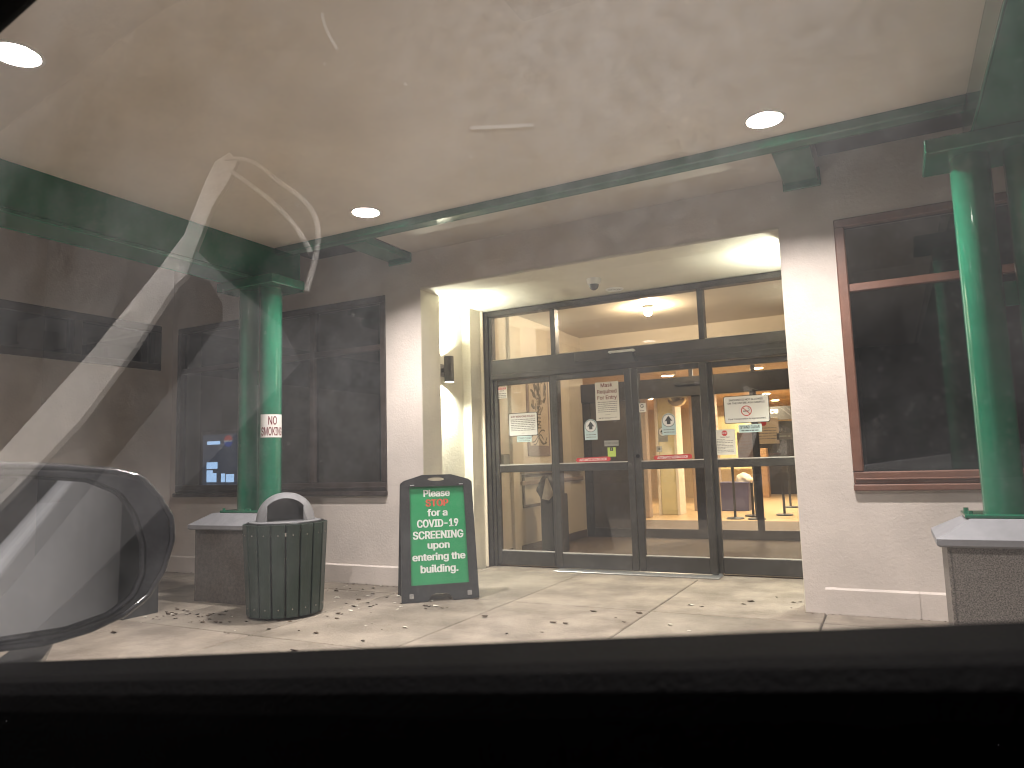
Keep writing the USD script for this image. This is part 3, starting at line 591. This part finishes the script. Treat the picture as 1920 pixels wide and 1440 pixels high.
# ------------------------------------------------------------------ signs on the glass
def on_glass(name, lab, cat_, px, w, h, y, tilt=0.0):
    """A sheet centred at the photograph's point on the glass; returns (thing, mapper) in its own plane, x right and y up, metres."""
    c = hit(px, 1, y); t = Thing(name, lab, cat_, c)
    ex = (math.cos(tilt), 0, math.sin(tilt)); ey = (-math.sin(tilt), 0, math.cos(tilt))
    return t, (lambda mesh, lift=0.0: frame_to(mesh, (c[0], c[1]-lift, c[2]), ex, ey))
gl_s, gl_d = YS+.024, YS-.046
t, F = on_glass('weapons_notice', 'white framed weapons policy notice on the left fixed glass panel', 'notice', (981, 795.5), .4, .28, gl_s)
t.add('frame', F(poly(rrect(-.197, -.142, .197, .142, .018), .004)), 'ink'); t.add('sheet', F(poly(rrect(-.19, -.135, .19, .135, .014), .002), .0041), 'white_print')
t.add('heading', F(text('AVH WEAPONS POLICY', .022, 0, .085, True, .33), .0063), 'ink_red')
t.add('text_line', F(sum([line_words(-.165, .165, .055-i*.022, .011, 20+i, fill=.97) for i in range(7)], [])+line_words(-.02, .02, -.11, .006, 31), .0063), 'ink_grey')
t, F = on_glass('stand_clear_decal', 'pale STAND CLEAR decal partly behind the weapons notice', 'decal', (983, 823), .2, .07, gl_s)
t.add('film', F(B(-.10, .10, -.036, .036, 0, .001)), 'decal_blue'); t.add('lettering', F([text('STAND CLEAR', .026, 0, -.005, True, .18), *line_words(-.08, .08, -.025, .010, 3)], .0012), 'ink_grey')
t, F = on_glass('small_notice', 'small white and red NOTICE sticker at the top corner of the left panel', 'sticker', (941, 736), .14, .14, gl_s)
t.add('film', F(B(-.068, .068, -.075, .07, 0, .001)), 'white_print'); t.add('red_band', F(B(-.055, .058, .035, .062, 0, .001), .0012), 'decal_red')
t.add('lettering', F([text('NOTICE', .018, 0, .040, True, .09)], .0024), 'white_print'); t.add('text_line', F(line_words(-.03, .03, .015, .012, 5)+line_words(-.05, .055, -.02, .013, 6)+line_words(-.05, .055, -.042, .013, 7)+line_words(-.05, .055, -.063, .013, 8), .0012), 'ink_grey')
t, F = on_glass('mask_notice', 'white paper MASK REQUIRED notice taped to the left sliding door', 'notice', (1138.5, 752), .28, .43, gl_d)
t.add('sheet', F(B(-.142, .142, -.222, .222, 0, .001)), 'paper')
t.add('heading', F([text('Mask', .042, 0, .165, True), text('Required', .042, 0, .092, True, .235), text('For Entry', .042, 0, .022, True, .235)], .0012), 'ink_red')
t.add('text_line', F(sum([line_words(-.115, .115, -.015-i*.022, .011, 40+i, fill=.98) for i in range(6)], [])+line_words(-.03, .03, -.16, .007, 50)+line_words(-.11, -.05, -.198, .014, 51)+line_words(-.04, .11, -.192, .007, 52)+line_words(-.04, .03, -.204, .006, 53), .0012), 'ink_grey')
def arrow_decal(px, y, lab, k=1.0, m_='decal_blue'):
    t, F = on_glass('arrow_decal', lab, 'decal', px, .15, .24, y)
    sh = unary_union([Point(0, .045).buffer(.078, quad_segs=10), sbox(-.078, -.115, .078, .045)])
    t.add('film', F([poly(affinity.scale(sh, k, k, origin=(0, 0)), .0008)]), m_)
    t.add('disc', F([poly(affinity.scale(Point(0, .045).buffer(.070, quad_segs=12), k, k, origin=(0, 0)), .0008)], .001), 'white_print')
    t.add('ring', F([poly(affinity.scale(Point(0, .045).buffer(.071, quad_segs=12).difference(Point(0, .045).buffer(.066, quad_segs=12)), k, k, origin=(0, 0)), .0008)], .002), 'ink')
    ar = Polygon([(0, .098), (.045, .036), (.02, .042), (.02, .005), (-.02, .005), (-.02, .042), (-.045, .036)])
    t.add('arrow', F([poly(affinity.scale(ar, k, k, origin=(0, 0)), .0008)], .002), 'ink')
    t.add('text_line', F(line_words(-.06*k, .06*k, -.06*k, .012*k, 4)+line_words(-.06*k, .06*k, -.088*k, .012*k, 9), .0011), 'ink_grey')
arrow_decal((1108, 806), gl_d, 'blue white up-arrow decal on the left sliding door below the mask notice')
arrow_decal((1254, 796), gl_d, 'blue white up-arrow decal on the right sliding door')
arrow_decal((1243, 815), YI-.005, 'smaller up-arrow decal on the inner glass behind the right sliding door', 1.0, 'decal_grey')
t, F = on_glass('door_plate', 'grey STAND CLEAR plate on the left sliding door above the green tag', 'plate', (1146.5, 831), .17, .07, gl_d+.006)
t.add('film', F(B(-.085, .085, -.032, .032, 0, .001)), 'decal_grey'); t.add('lettering', F([text('STAND CLEAR', .022, 0, -.01, True, .15)], .0012), 'ink_grey')
t, F = on_glass('green_tag', 'lime green door tag with a black lock symbol', 'tag', (1147, 847.5), .09, .1, gl_d)
t.add('card', F(B(-.048, .048, -.052, .052, 0, .001)), 'lime'); t.add('symbol', F([B(-.018, .018, .012, .050, 0, .001)], .0012), 'ink'); t.add('keyhole', F([poly(Point(0, .035).buffer(.006), .001), B(-.003, .003, .02, .034, 0, .001)], .0025), 'lime')
def strip(px, lab):
    t, F = on_glass('sliding_door_decal', lab, 'decal', px, .42, .055, gl_d, .012)
    sh = Polygon([(-.215, 0), (-.195, .024), (.19, .027), (.212, .014), (.212, -.014), (.19, -.027), (-.195, -.024)])
    t.add('film', F([poly(sh, .0008)]), 'decal_red'); t.add('lettering', F([text('AUTOMATIC SLIDING DOOR', .026, 0, -.013, True, .335, d=.0008)], .001), 'sign_white')
strip((1112, 861.5), 'red AUTOMATIC SLIDING DOOR decal on the left door leaf'); strip((1261, 857), 'red AUTOMATIC SLIDING DOOR decal on the right door leaf')
t, F = on_glass('letter_card', 'tiny white card with a letter G at the edge of the right door', 'card', (1204, 764.5), .08, .09, gl_d)
t.add('sheet', F(B(-.043, .043, -.05, .05, 0, .001)), 'paper'); t.add('lettering', F([text('G', .04, 0, 0, True), *line_words(-.025, .025, -.035, .008, 1)], .0012), 'ink')
t, F = on_glass('smoking_notice', 'white framed SMOKING IS NOT ALLOWED notice on the right fixed panel', 'notice', (1399.5, 767), .44, .27, gl_s)
t.add('frame', F(poly(rrect(-.232, -.146, .232, .146, .02), .004)), 'ink'); t.add('sheet', F(poly(rrect(-.225, -.139, .225, .139, .016), .002), .0041), 'white_print')
t.add('lettering', F([text('SMOKING IS NOT ALLOWED', .019, 0, .092, True, .35, d=.0008), text('ON THE ENTIRE AVH CAMPUS', .019, 0, .058, True, .38, d=.0008), text('Your Cooperation is appreciated.', .017, 0, -.108, True, .39, d=.0008)], .0063), 'ink')
rg = unary_union([Point(0, -.018).buffer(.055, quad_segs=14).difference(Point(0, -.018).buffer(.046, quad_segs=14)), affinity.rotate(sbox(-.05, -.022, .05, -.014), -45, origin=(0, -.018))])
t.add('prohibition_ring', F(polys(rg, .0008), .0078), 'decal_red')
t.add('cigarette', F([B(-.035, .018, -.026, -.016, 0, .0008), B(.021, .03, -.026, -.016, 0, .0008)]+stroke([(.024, -.012), (.03, -.002), (.02, .006), (.03, .018)], .002), .0063), 'ink')
t, F = on_glass('stop_notice', 'white paper notice with a red STOP octagon low on the right panel', 'notice', (1359.5, 829), .2, .27, gl_s)
t.add('sheet', F(B(-.108, .108, -.135, .135, 0, .001)), 'paper')
oc = Point(0, .095).buffer(.031, quad_segs=2); oc = affinity.rotate(oc, 22.5)
t.add('octagon', F([poly(oc, .0008)], .0012), 'decal_red'); t.add('octagon_text', F([text('STOP', .017, 0, .087, True, .045)], .0022), 'white_print')
t.add('heading', F([text('Please Read', .014, 0, .047, True, .1, d=.0008)], .0012), 'ink_grey')
t.add('text_line', F(sum([line_words(-.085, .085 if i % 3 else .0, .026-i*.0165, .008, 70+i) for i in range(9)], []), .0012), 'ink_grey')
t, F = on_glass('stand_clear_decal', 'pale green STAND CLEAR decal right below the smoking notice', 'decal', (1406.5, 803), .23, .08, gl_s)
t.add('film', F(B(-.118, .118, -.042, .042, 0, .001)), 'decal_blue'); t.add('lettering', F([text('STAND CLEAR', .028, 0, .0, True, .195), *line_words(-.09, .09, -.027, .012, 12)], .0012), 'ink')
t, F = on_glass('tan_notice', 'tan paper notice with red octagon hung on the inner glass at right', 'notice', (1439, 808), .3, .4, YI-.006)
t.add('sheet', F(B(-.16, .16, -.19, .19, 0, .001)), 'paper_tan'); t.add('octagon', F([poly(affinity.rotate(Point(-.05, .12).buffer(.045, quad_segs=2), 22.5), .001)], .0012), 'decal_red'); t.add('text_line', F(sum([line_words(-.13, .13, .04-i*.04, .014, 90+i) for i in range(5)], []), .0012), 'ink_grey')
t, F = on_glass('tan_notice', 'brownish paper notice on the inner glass beside the white stop notice', 'notice', (1397, 835), .3, .4, YI-.006)
t.add('sheet', F(B(-.11, .11, -.2, .2, 0, .001)), 'canvas_frame'); t.add('text_line', F(sum([line_words(-.08, .08, .12-i*.045, .012, 110+i) for i in range(6)], []), .0012), 'ink_grey')
t, F = on_glass('dark_decal', 'faint grey decal on the inner glass at the far right', 'decal', (1471, 818), .2, .08, YI-.006)
t.add('film', F(B(-.11, .11, -.05, .05, 0, .001)), 'ink_grey'); t.add('text_line', F(line_words(-.08, .08, -.01, .03, 6), .0012), 'decal_grey')
t, F = on_glass('wall_plate', 'small dark wall plate inside the lobby behind the right door', 'plate', (1236, 842), .1, .1, 14.9)
t.add('plate', F(B(-.06, .06, -.06, .06, 0, .004)), 'ink_grey'); t.add('button', F(B(-.02, .02, -.02, .02, 0, .004), .0045), 'ink')

# ------------------------------------------------------------------ litter bin
cx, cy = -4.785, 4.775
lb = Thing('litter_bin', 'round dark green slatted litter bin with grey dome lid', 'litter bin', (cx, cy, 0))
N = 18
for i in range(N):
    a = 2*math.pi*i/N+.09; w = .060
    er, et = np.array([math.cos(a), math.sin(a), 0]), np.array([-math.sin(a), math.cos(a), 0])
    pts = []
    for z, r_, ww in ((.025, .314, .0475), (.785, .352, .0545)):
        for s in (-1, 1):
            pts += [er*r_+et*s*ww+[0, 0, z], er*(r_-.016)+et*s*(ww-.001)+[0, 0, z], er*(r_+.004)+et*s*(ww-.006)+[0, 0, z]]
    lb.add('slat', moved(hull(pts), (cx, cy, 0)), 'slat_green')
    for z, r_ in ((.09, .3215), (.70, .350)):
        bq = trimesh.creation.icosphere(1, .0075); bq.apply_translation(er*(r_+.001)+np.array([cx, cy, z])); lb.add('screw', bq, 'chrome', smooth=True)
lb.add('hoop', [rev([(.298, z), (.298, z+.03), (.2935 if z < .4 else .318, z+.03), (.2935 if z < .4 else .318, z), (.298, z)], (cx, cy, 0), 52) for z in (.08,)], 'black_plastic')
lb.add('hoop', rev([(.318, .69), (.332, .69), (.333, .72), (.319, .72), (.318, .69)], (cx, cy, 0), 52), 'chrome')
lb.add('liner', rev([(0, .03), (.27, .03), (.312, .77), (.30, .775), (.26, .05), (0, .045)], (cx, cy, 0), 48), 'liner_black', smooth=40)
ringp = [(.29, .765), (.330, .765), (.333, .775), (.330, .788), (.29, .792), (.285, .785), (.29, .765)]
lb.add('top_ring', rev(ringp, (cx, cy, 0), 64), 'slat_green', smooth=35)
# dome lid: half barrel with an arched opening front and back
lid_dir = np.array([.70, -.714, 0]); side = np.array([.714, .70, 0])
R0, hgt, dep = .245, .255, .30
def arch(r, h, base=0.0):
    a = np.linspace(0, math.pi, 33); return [(r*math.cos(t_), base+h*math.sin(t_)**.85) for t_ in a]
outer = Polygon(arch(R0, hgt)); inner = Polygon(arch(R0-.05, hgt-.045, .0)).intersection(sbox(-.15, .012, .15, 1))
hood = poly(outer.difference(inner), .36)
o0 = np.array([cx, cy, .793])+lid_dir*-.18
hood = frame_to(hood, o0, side, (0, 0, 1))
if np.dot(np.cross(side, [0, 0, 1]), lid_dir) < 0: hood = frame_to(poly(outer.difference(inner), .36), o0+lid_dir*.36, side, (0, 0, 1))
dome_o = rev([(.0, hgt), (.10, hgt*.95), (.18, hgt*.75), (.235, hgt*.42), (.262, 0.0), (.262, -.012), (0, -.012)], (cx, cy, .795), 48)
shell = trimesh.boolean.intersection([dome_o, hood], engine='manifold')
lb.add('dome_lid', shell, 'lid_grey', smooth=40)
flap = poly(inner.buffer(.004), .006); lb.add('flap', frame_to(flap, np.array([cx, cy, .793])-lid_dir*.05, side, (0, 0, 1)), 'lid_grey', label='dark swinging flap inside the dome opening')
lb.add('lid_flange', rev([(.16, .79), (.30, .79), (.305, .80), (.262, .806), (.16, .806), (.16, .79)], (cx, cy, 0), 56), 'lid_grey', smooth=35)
lb.add('bag', rev([(.30, .793), (.322, .798), (.329, .793), (.327, .785)], (cx, cy, 0), 40), 'bin_bag')

# ------------------------------------------------------------------ A-frame sign
pl, pr_ = np.array([-4.075, 5.50, 0]), np.array([-3.535, 5.975, 0])
ex = (pr_-pl)/np.linalg.norm(pr_-pl); nrm = np.array([ex[1], -ex[0], 0]); Wd = np.linalg.norm(pr_-pl)
lean = math.radians(9); up = np.array([0, 0, math.cos(lean)])-nrm*math.sin(lean)
sg = Thing('pavement_sign', 'black framed green pavement sign asking visitors to stop for screening', 'sign', ((pl+pr_)/2))
F = lambda mesh, lift=0.0: frame_to(mesh, (pl+pr_)/2+np.cross(ex, up)*lift, ex, up)
hw = Wd/2
outer = Polygon([(-hw, .0), (-hw+.02, -.0), (-.12, .0), (-.09, .05), (-.05, .065), (.05, .065), (.09, .05), (.12, .0), (hw-.02, 0), (hw, .0), (hw-.018, 1.09), (hw-.05, 1.115), (.14, 1.165), (-.14, 1.165), (-hw+.05, 1.115), (-hw+.018, 1.09)]).buffer(-.008).buffer(.008, quad_segs=3)
handle = affinity.scale(Point(0, 1.125).buffer(1, quad_segs=8), .085, .021)
win = Polygon([(-.272, .145), (.272, .145), (.262, 1.055), (-.262, 1.055)])
bodym = poly(outer.difference(handle).difference(win), .035)
sg.add('front_frame', F(bodym), 'black_plastic')
sg.add('back_board', F(poly(win.buffer(.02), .006), .004), 'black_plastic')
sg.add('poster', F(poly(win.buffer(.004), .003), .0125), 'sign_green')
sg.add('frame_lip', F(poly(win.buffer(.018).difference(win.buffer(-.002)), .004), .0352), 'black_plastic')
ytx = [('Please', .960, .062, .25, 'sign_white'), ('STOP', .867, .064, .215, 'sign_red'), ('for a', .776, .062, .19, 'sign_white'), ('COVID-19', .672, .069, .39, 'sign_white'), ('SCREENING', .565, .069, .475, 'sign_white'), ('upon', .474, .062, .205, 'sign_white'), ('entering the', .368, .062, .495, 'sign_white'), ('building.', .257, .065, .35, 'sign_white')]
for s_, y_, h_, w_, m_ in ytx:
    sg.add('lettering', F([moved(text(s_, h_, 0, y_, True, w_, d=.0008), (k_*.0022, 0, abs(k_)*.00005)) for k_ in (-1, 0, 1)], .0157), m_)
for x in (-hw+.09, hw-.09): sg.add('foot_clip', F(B(x-.02, x+.02, .03, .075, 0, .006, .002), .0353), 'ink_grey')
for x in (-.235, .235): sg.add('corner_clip', F(B(x-.02, x+.02, 1.063, 1.073, 0, .004, .001), .0393), 'aluminium')
# rear board of the A shape
up2 = np.array([0, 0, math.cos(lean)])+nrm*math.sin(lean); back0 = (pl+pr_)/2-nrm*(2*1.12*math.sin(lean)+.05)
sg.add('rear_frame', frame_to(poly(outer.difference(handle), .02), back0, ex, up2), 'black_plastic')

# ------------------------------------------------------------------ low dark box by the mirror
t = Thing('dark_planter_box', 'low dark box on the pavement in front of the left plinth', 'box', (-6.3, 4.25, 0))
t.add('body', hull([(x, y, z) for z, k in ((0, .0), (.42, .0)) for x in (-6.62-k, -5.985+k) for y in (4.08-k, 4.42+k)]), 'black_plastic'); t.add('rim', B(-6.64, -5.965, 4.06, 4.44, .4205, .45, .008), 'black_plastic')
# vending machine behind the left window
p_tl, p_br = hit((385, 824), 1, 7.3), hit((446, 905), 1, 7.3)
vx0, vx1 = p_tl[0]-.12, p_br[0]+.6
t = Thing('vending_machine', 'drinks vending machine glowing blue behind the left dark window', 'vending machine', ((vx0+vx1)/2, 7.7, 0))
t.add('cabinet', B(vx0, vx1, 7.33, 8.05, .05, p_tl[2]+.12, .02), 'steel_wall'); t.add('front', B(vx0+.05, vx1-.05, 7.32, 7.329, .2, p_tl[2]+.06), 'vending_front')
def vp(a, b_): 
    A, Bq = hit(a, 1, 7.31), hit(b_, 1, 7.31); return B(A[0], Bq[0], 7.312, 7.319, Bq[2], A[2], .002)
for a, b_ in (((387, 867), (407, 879)), ((387, 882), (398, 904)), ((398, 887), (405, 904)), ((414, 888), (421, 904)), ((423, 889), (438, 904)), ((388, 828), (412, 833))): t.add('lit_panel', vp(a, b_), 'vending_glow')
c_ = hit((428, 827), 1, 7.318); rr_ = .085
for k_, (m_, lo, hi) in enumerate((('emblem_red', .012, 1), ('emblem_white', -.012, .012), ('emblem_blue', -1, -.012))):
    t.add('emblem', frame_to(polys(Point(0, 0).buffer(rr_).intersection(sbox(-1, lo, 1, hi)), .004), (c_[0], 7.3185, c_[2]), (1, 0, 0), (0, 0, 1)), m_)

# ------------------------------------------------------------------ the car the picture is taken from
YG = .32                                     # plane of the side window
car = Thing('parked_car', 'car in the near foreground with black door sill, dusty side window and dark mirror', 'car', (0, .3, 0))
SA, SB = hit((0, 1246), 1, .285), hit((1920, 1171), 1, .285)
def sill_z(x): return SA[2]+(x-SA[0])*(SB[2]-SA[2])/(SB[0]-SA[0])
def door(x0, x1, y0, y1, dz0, dz1, rnd):
    pts = []
    for x in (x0, x1):
        z = sill_z(x)
        for k_ in range(5):
            a = k_/4*math.pi/2
            pts += [(x, y1-rnd+rnd*math.sin(a), z+dz1-rnd+rnd*math.cos(a)), (x, y0+rnd-rnd*math.sin(a), z+dz1-rnd+rnd*math.cos(a))]
        pts += [(x, y1, dz0), (x, y0, dz0)]
    return hull(pts)
car.add('door_panel', door(-1.05, 1.3, .23, YG-.008, .35, 0.0, .022), 'car_black')
car.add('door_sill', door(-1.05, 1.3, YG+.012, .40, .35, -.045, .022), 'car_trim')
car.add('door_skin', door(-1.05, 2.6, .402, .45, .30, -.09, .02), 'car_paint')
car.add('window_seal', door(-1.0, 1.3, YG-.007, YG+.011, .9, -.03, .005), 'car_black')
# window frame: front pillar rising into the roof rail
fpts = [hit(px, 1, .285) for px in ((-480, 375), (-290, 190), (-152, 68), (-42, -38), (78, -148), (258, -273))]
fpts += [np.array([.1, .285, 1.95]), np.array([.8, .285, 1.97])]
rail = spline(fpts, 8); car.add('roof_rail', tube(rail, .034, 12), 'car_black', smooth=60)
v = [(-1.02, sill_z(-1.02)-.04)]+[(q[0]+.0, q[2]) for q in rail if q[0] > -1.15]+[(.8, sill_z(.8)-.04)]
gp = Polygon(v).buffer(0)
gs = poly(gp, .0002); gs = frame_to(gs, (0, YG, 0), (1, 0, 0), (0, 0, 1))
flat = gs.copy(); keep = flat.face_normals[:, 1] < -.9; flat = trimesh.Trimesh(flat.vertices, flat.faces[keep], process=True)
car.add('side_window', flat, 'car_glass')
car.add('roof_panel', B(-.55, 1.3, -.5, .30, 2.06, 2.10, .01), 'car_black')
# side mirror
P0 = np.array([-1.04, .62, 1.133]); nm = np.array([.945, -.325, -.03]); nm /= np.linalg.norm(nm)
eu = np.cross([0, 0, 1], nm); eu /= np.linalg.norm(eu); ev = np.cross(nm, eu)
def on_mirror(pxs):
    out = []
    for p in pxs:
        q = hit_plane(p, P0, nm)-P0; out.append((np.dot(q, eu), np.dot(q, ev)))
    return Polygon(out)
ho = on_mirror([(-190, 872), (-100, 866), (0, 868), (120, 872), (215, 879), (268, 890), (302, 926), (328, 968), (330, 1012), (313, 1070), (283, 1120), (240, 1155), (175, 1186), (90, 1212), (-40, 1228), (-190, 1232)]).convex_hull.buffer(-.035, quad_segs=12).buffer(.037, quad_segs=12)
go = on_mirror([(-170, 898), (40, 894), (165, 902), (222, 925), (252, 965), (268, 1020), (268, 1075), (250, 1118), (205, 1152), (125, 1180), (0, 1200), (-170, 1210)]).convex_hull.buffer(-.035, quad_segs=12).buffer(.036, quad_segs=12)
def ring_at(p, off, z, s=1.0):
    q = affinity.scale(p.buffer(off, quad_segs=6), s, s); c = np.array(q.exterior.coords); return [(x, y, z) for x, y in c]
shell = hull(ring_at(ho, -.012, 0.0)+ring_at(ho, -.003, -.006)+ring_at(ho, 0, -.016)+ring_at(ho, -.004, -.06, .98)+ring_at(ho, -.02, -.10, .9)+ring_at(ho, -.04, -.125, .7))
dish = poly(go, .03); dish.apply_translation([0, 0, -.014])
shell = diff(shell, dish)
g = car.group('side_mirror', 'dark side mirror with grey reflecting glass')
car.add('housing', frame_to(shell, P0, eu, ev), 'mirror_shell', g, smooth=30)
car.add('glass', frame_to(poly(go.buffer(-.003), .003), P0-nm*.0138, eu, ev), 'mirror_glass', g)
rim = np.array(ho.buffer(-.006, quad_segs=6).exterior.coords)
car.add('rim_bead', frame_to(tube([(x, y, -.004) for x, y in rim], .0045, 8), P0, eu, ev), 'mirror_shell', g, smooth=60)
rim2 = np.array(go.buffer(.002, quad_segs=6).exterior.coords)
car.add('glass_gasket', frame_to(tube([(x, y, -.0015) for x, y in rim2], .0022, 8), P0, eu, ev), 'car_black', g, smooth=60)
a_, b_ = hit((70, 1218), 1, .64), hit((10, 1330), 1, .47)
car.add('mirror_arm', hull([a_+d for d in ((-.07, 0, -.03), (.01, 0, -.03), (-.07, .02, .004), (.005, .02, .004))]+[np.array([b_[0]+dx, .452, b_[2]+dz]) for dx in (-.1, .02) for dz in (-.06, .0)]), 'mirror_shell', g)
# far side of the cabin, seen only as a reflection in the side window
YV, TILT = 1.5, .6; YR = 2*YG-YV
def far3(p):
    q = hit_plane(p, np.array([0, YV, 1.2]), np.array([0, 1.0, -TILT])); return np.array([q[0], 2*YG-q[1], q[2]])
def far(pxs):
    return [(far3(p)[0], (far3(p)[2]-1.2)*math.hypot(1, TILT)) for p in pxs]
def far_sheet(g, d, lift=0.0): return frame_to(polys(g, d), np.array([0, YR+lift, 1.2]), (1, 0, 0), (0, -TILT, 1))
pan = Polygon(far([(-130, 985), (0, 848), (170, 660), (300, 500), (345, 440), (385, 340), (403, 303), (430, 286), (446, 300), (430, 336), (398, 388), (366, 468), (420, 520), (527, 612), (562, 680), (400, 855), (140, 1112), (0, 1240), (-130, 1370)])).buffer(0)
hole = Polygon(far([(350, 510), (392, 528), (416, 570), (416, 600), (310, 742), (190, 888), (0, 1122), (-125, 1260), (-125, 1075), (40, 905), (150, 788), (250, 655), (328, 535)])).buffer(0)
band = Polygon(far([(-130, 985), (0, 848), (170, 660), (300, 500), (345, 440), (385, 340), (403, 303), (430, 286), (446, 300), (430, 336), (398, 388), (366, 468), (350, 515), (328, 535), (250, 655), (150, 788), (40, 905), (-130, 1080)])).buffer(0)
car.add('far_pillar_trim', far_sheet(band, .02), 'car_beige')
low = pan.difference(hole).difference(band.buffer(.004))
car.add('far_door_trim', far_sheet(low, .006, -.004), 'car_grey_trim')
def far_tube(pxs, r): 
    q = np.array([far3(p) for p in pxs]); return tube(spline(q, 8), r, 10)
car.add('grab_handle', far_tube([(425, 300), (450, 298), (520, 338), (578, 385), (596, 428), (590, 490), (574, 548)], .011), 'car_beige', smooth=60)
car.add('grab_handle', far_tube([(436, 322), (500, 370), (556, 428), (584, 478)], .011), 'car_beige', smooth=60)
rsp = random.Random(21); sp = []
def on_window(px): return hit(px, 1, YG+.002)
for px, r_ in (((609, 120), .0005), ((760, 158), .0005), ((662, 590), .0004), ((558, 385), .0004), ((883, 294), .0004)):  # bright flecks painted in for reflected glints of far lights
    c_ = on_window(px); q = trimesh.creation.icosphere(1, r_); q.apply_scale([1, .3, 1.3]); q.apply_translation(c_); sp.append(q)
for _ in range(70):
    c_ = on_window((rsp.uniform(300, 1500), rsp.uniform(10, 900))); q = trimesh.creation.icosphere(1, rsp.uniform(.0001, .0003)); q.apply_scale([1, .3, 1.4]); q.apply_translation(c_); sp.append(q)
car.add('dust_glint_speck', sp, 'fleck', label='specks of dried dirt and painted light glints on the side window', kind='stuff')
for pxs, r_ in (([(604, 25), (612, 55), (622, 75), (632, 92)], .00035), ([(883, 240), (930, 238), (1000, 234)], .00035)):
    car.add('streak', tube(spline([on_window(p) for p in pxs], 5), r_, 6), 'fleck')
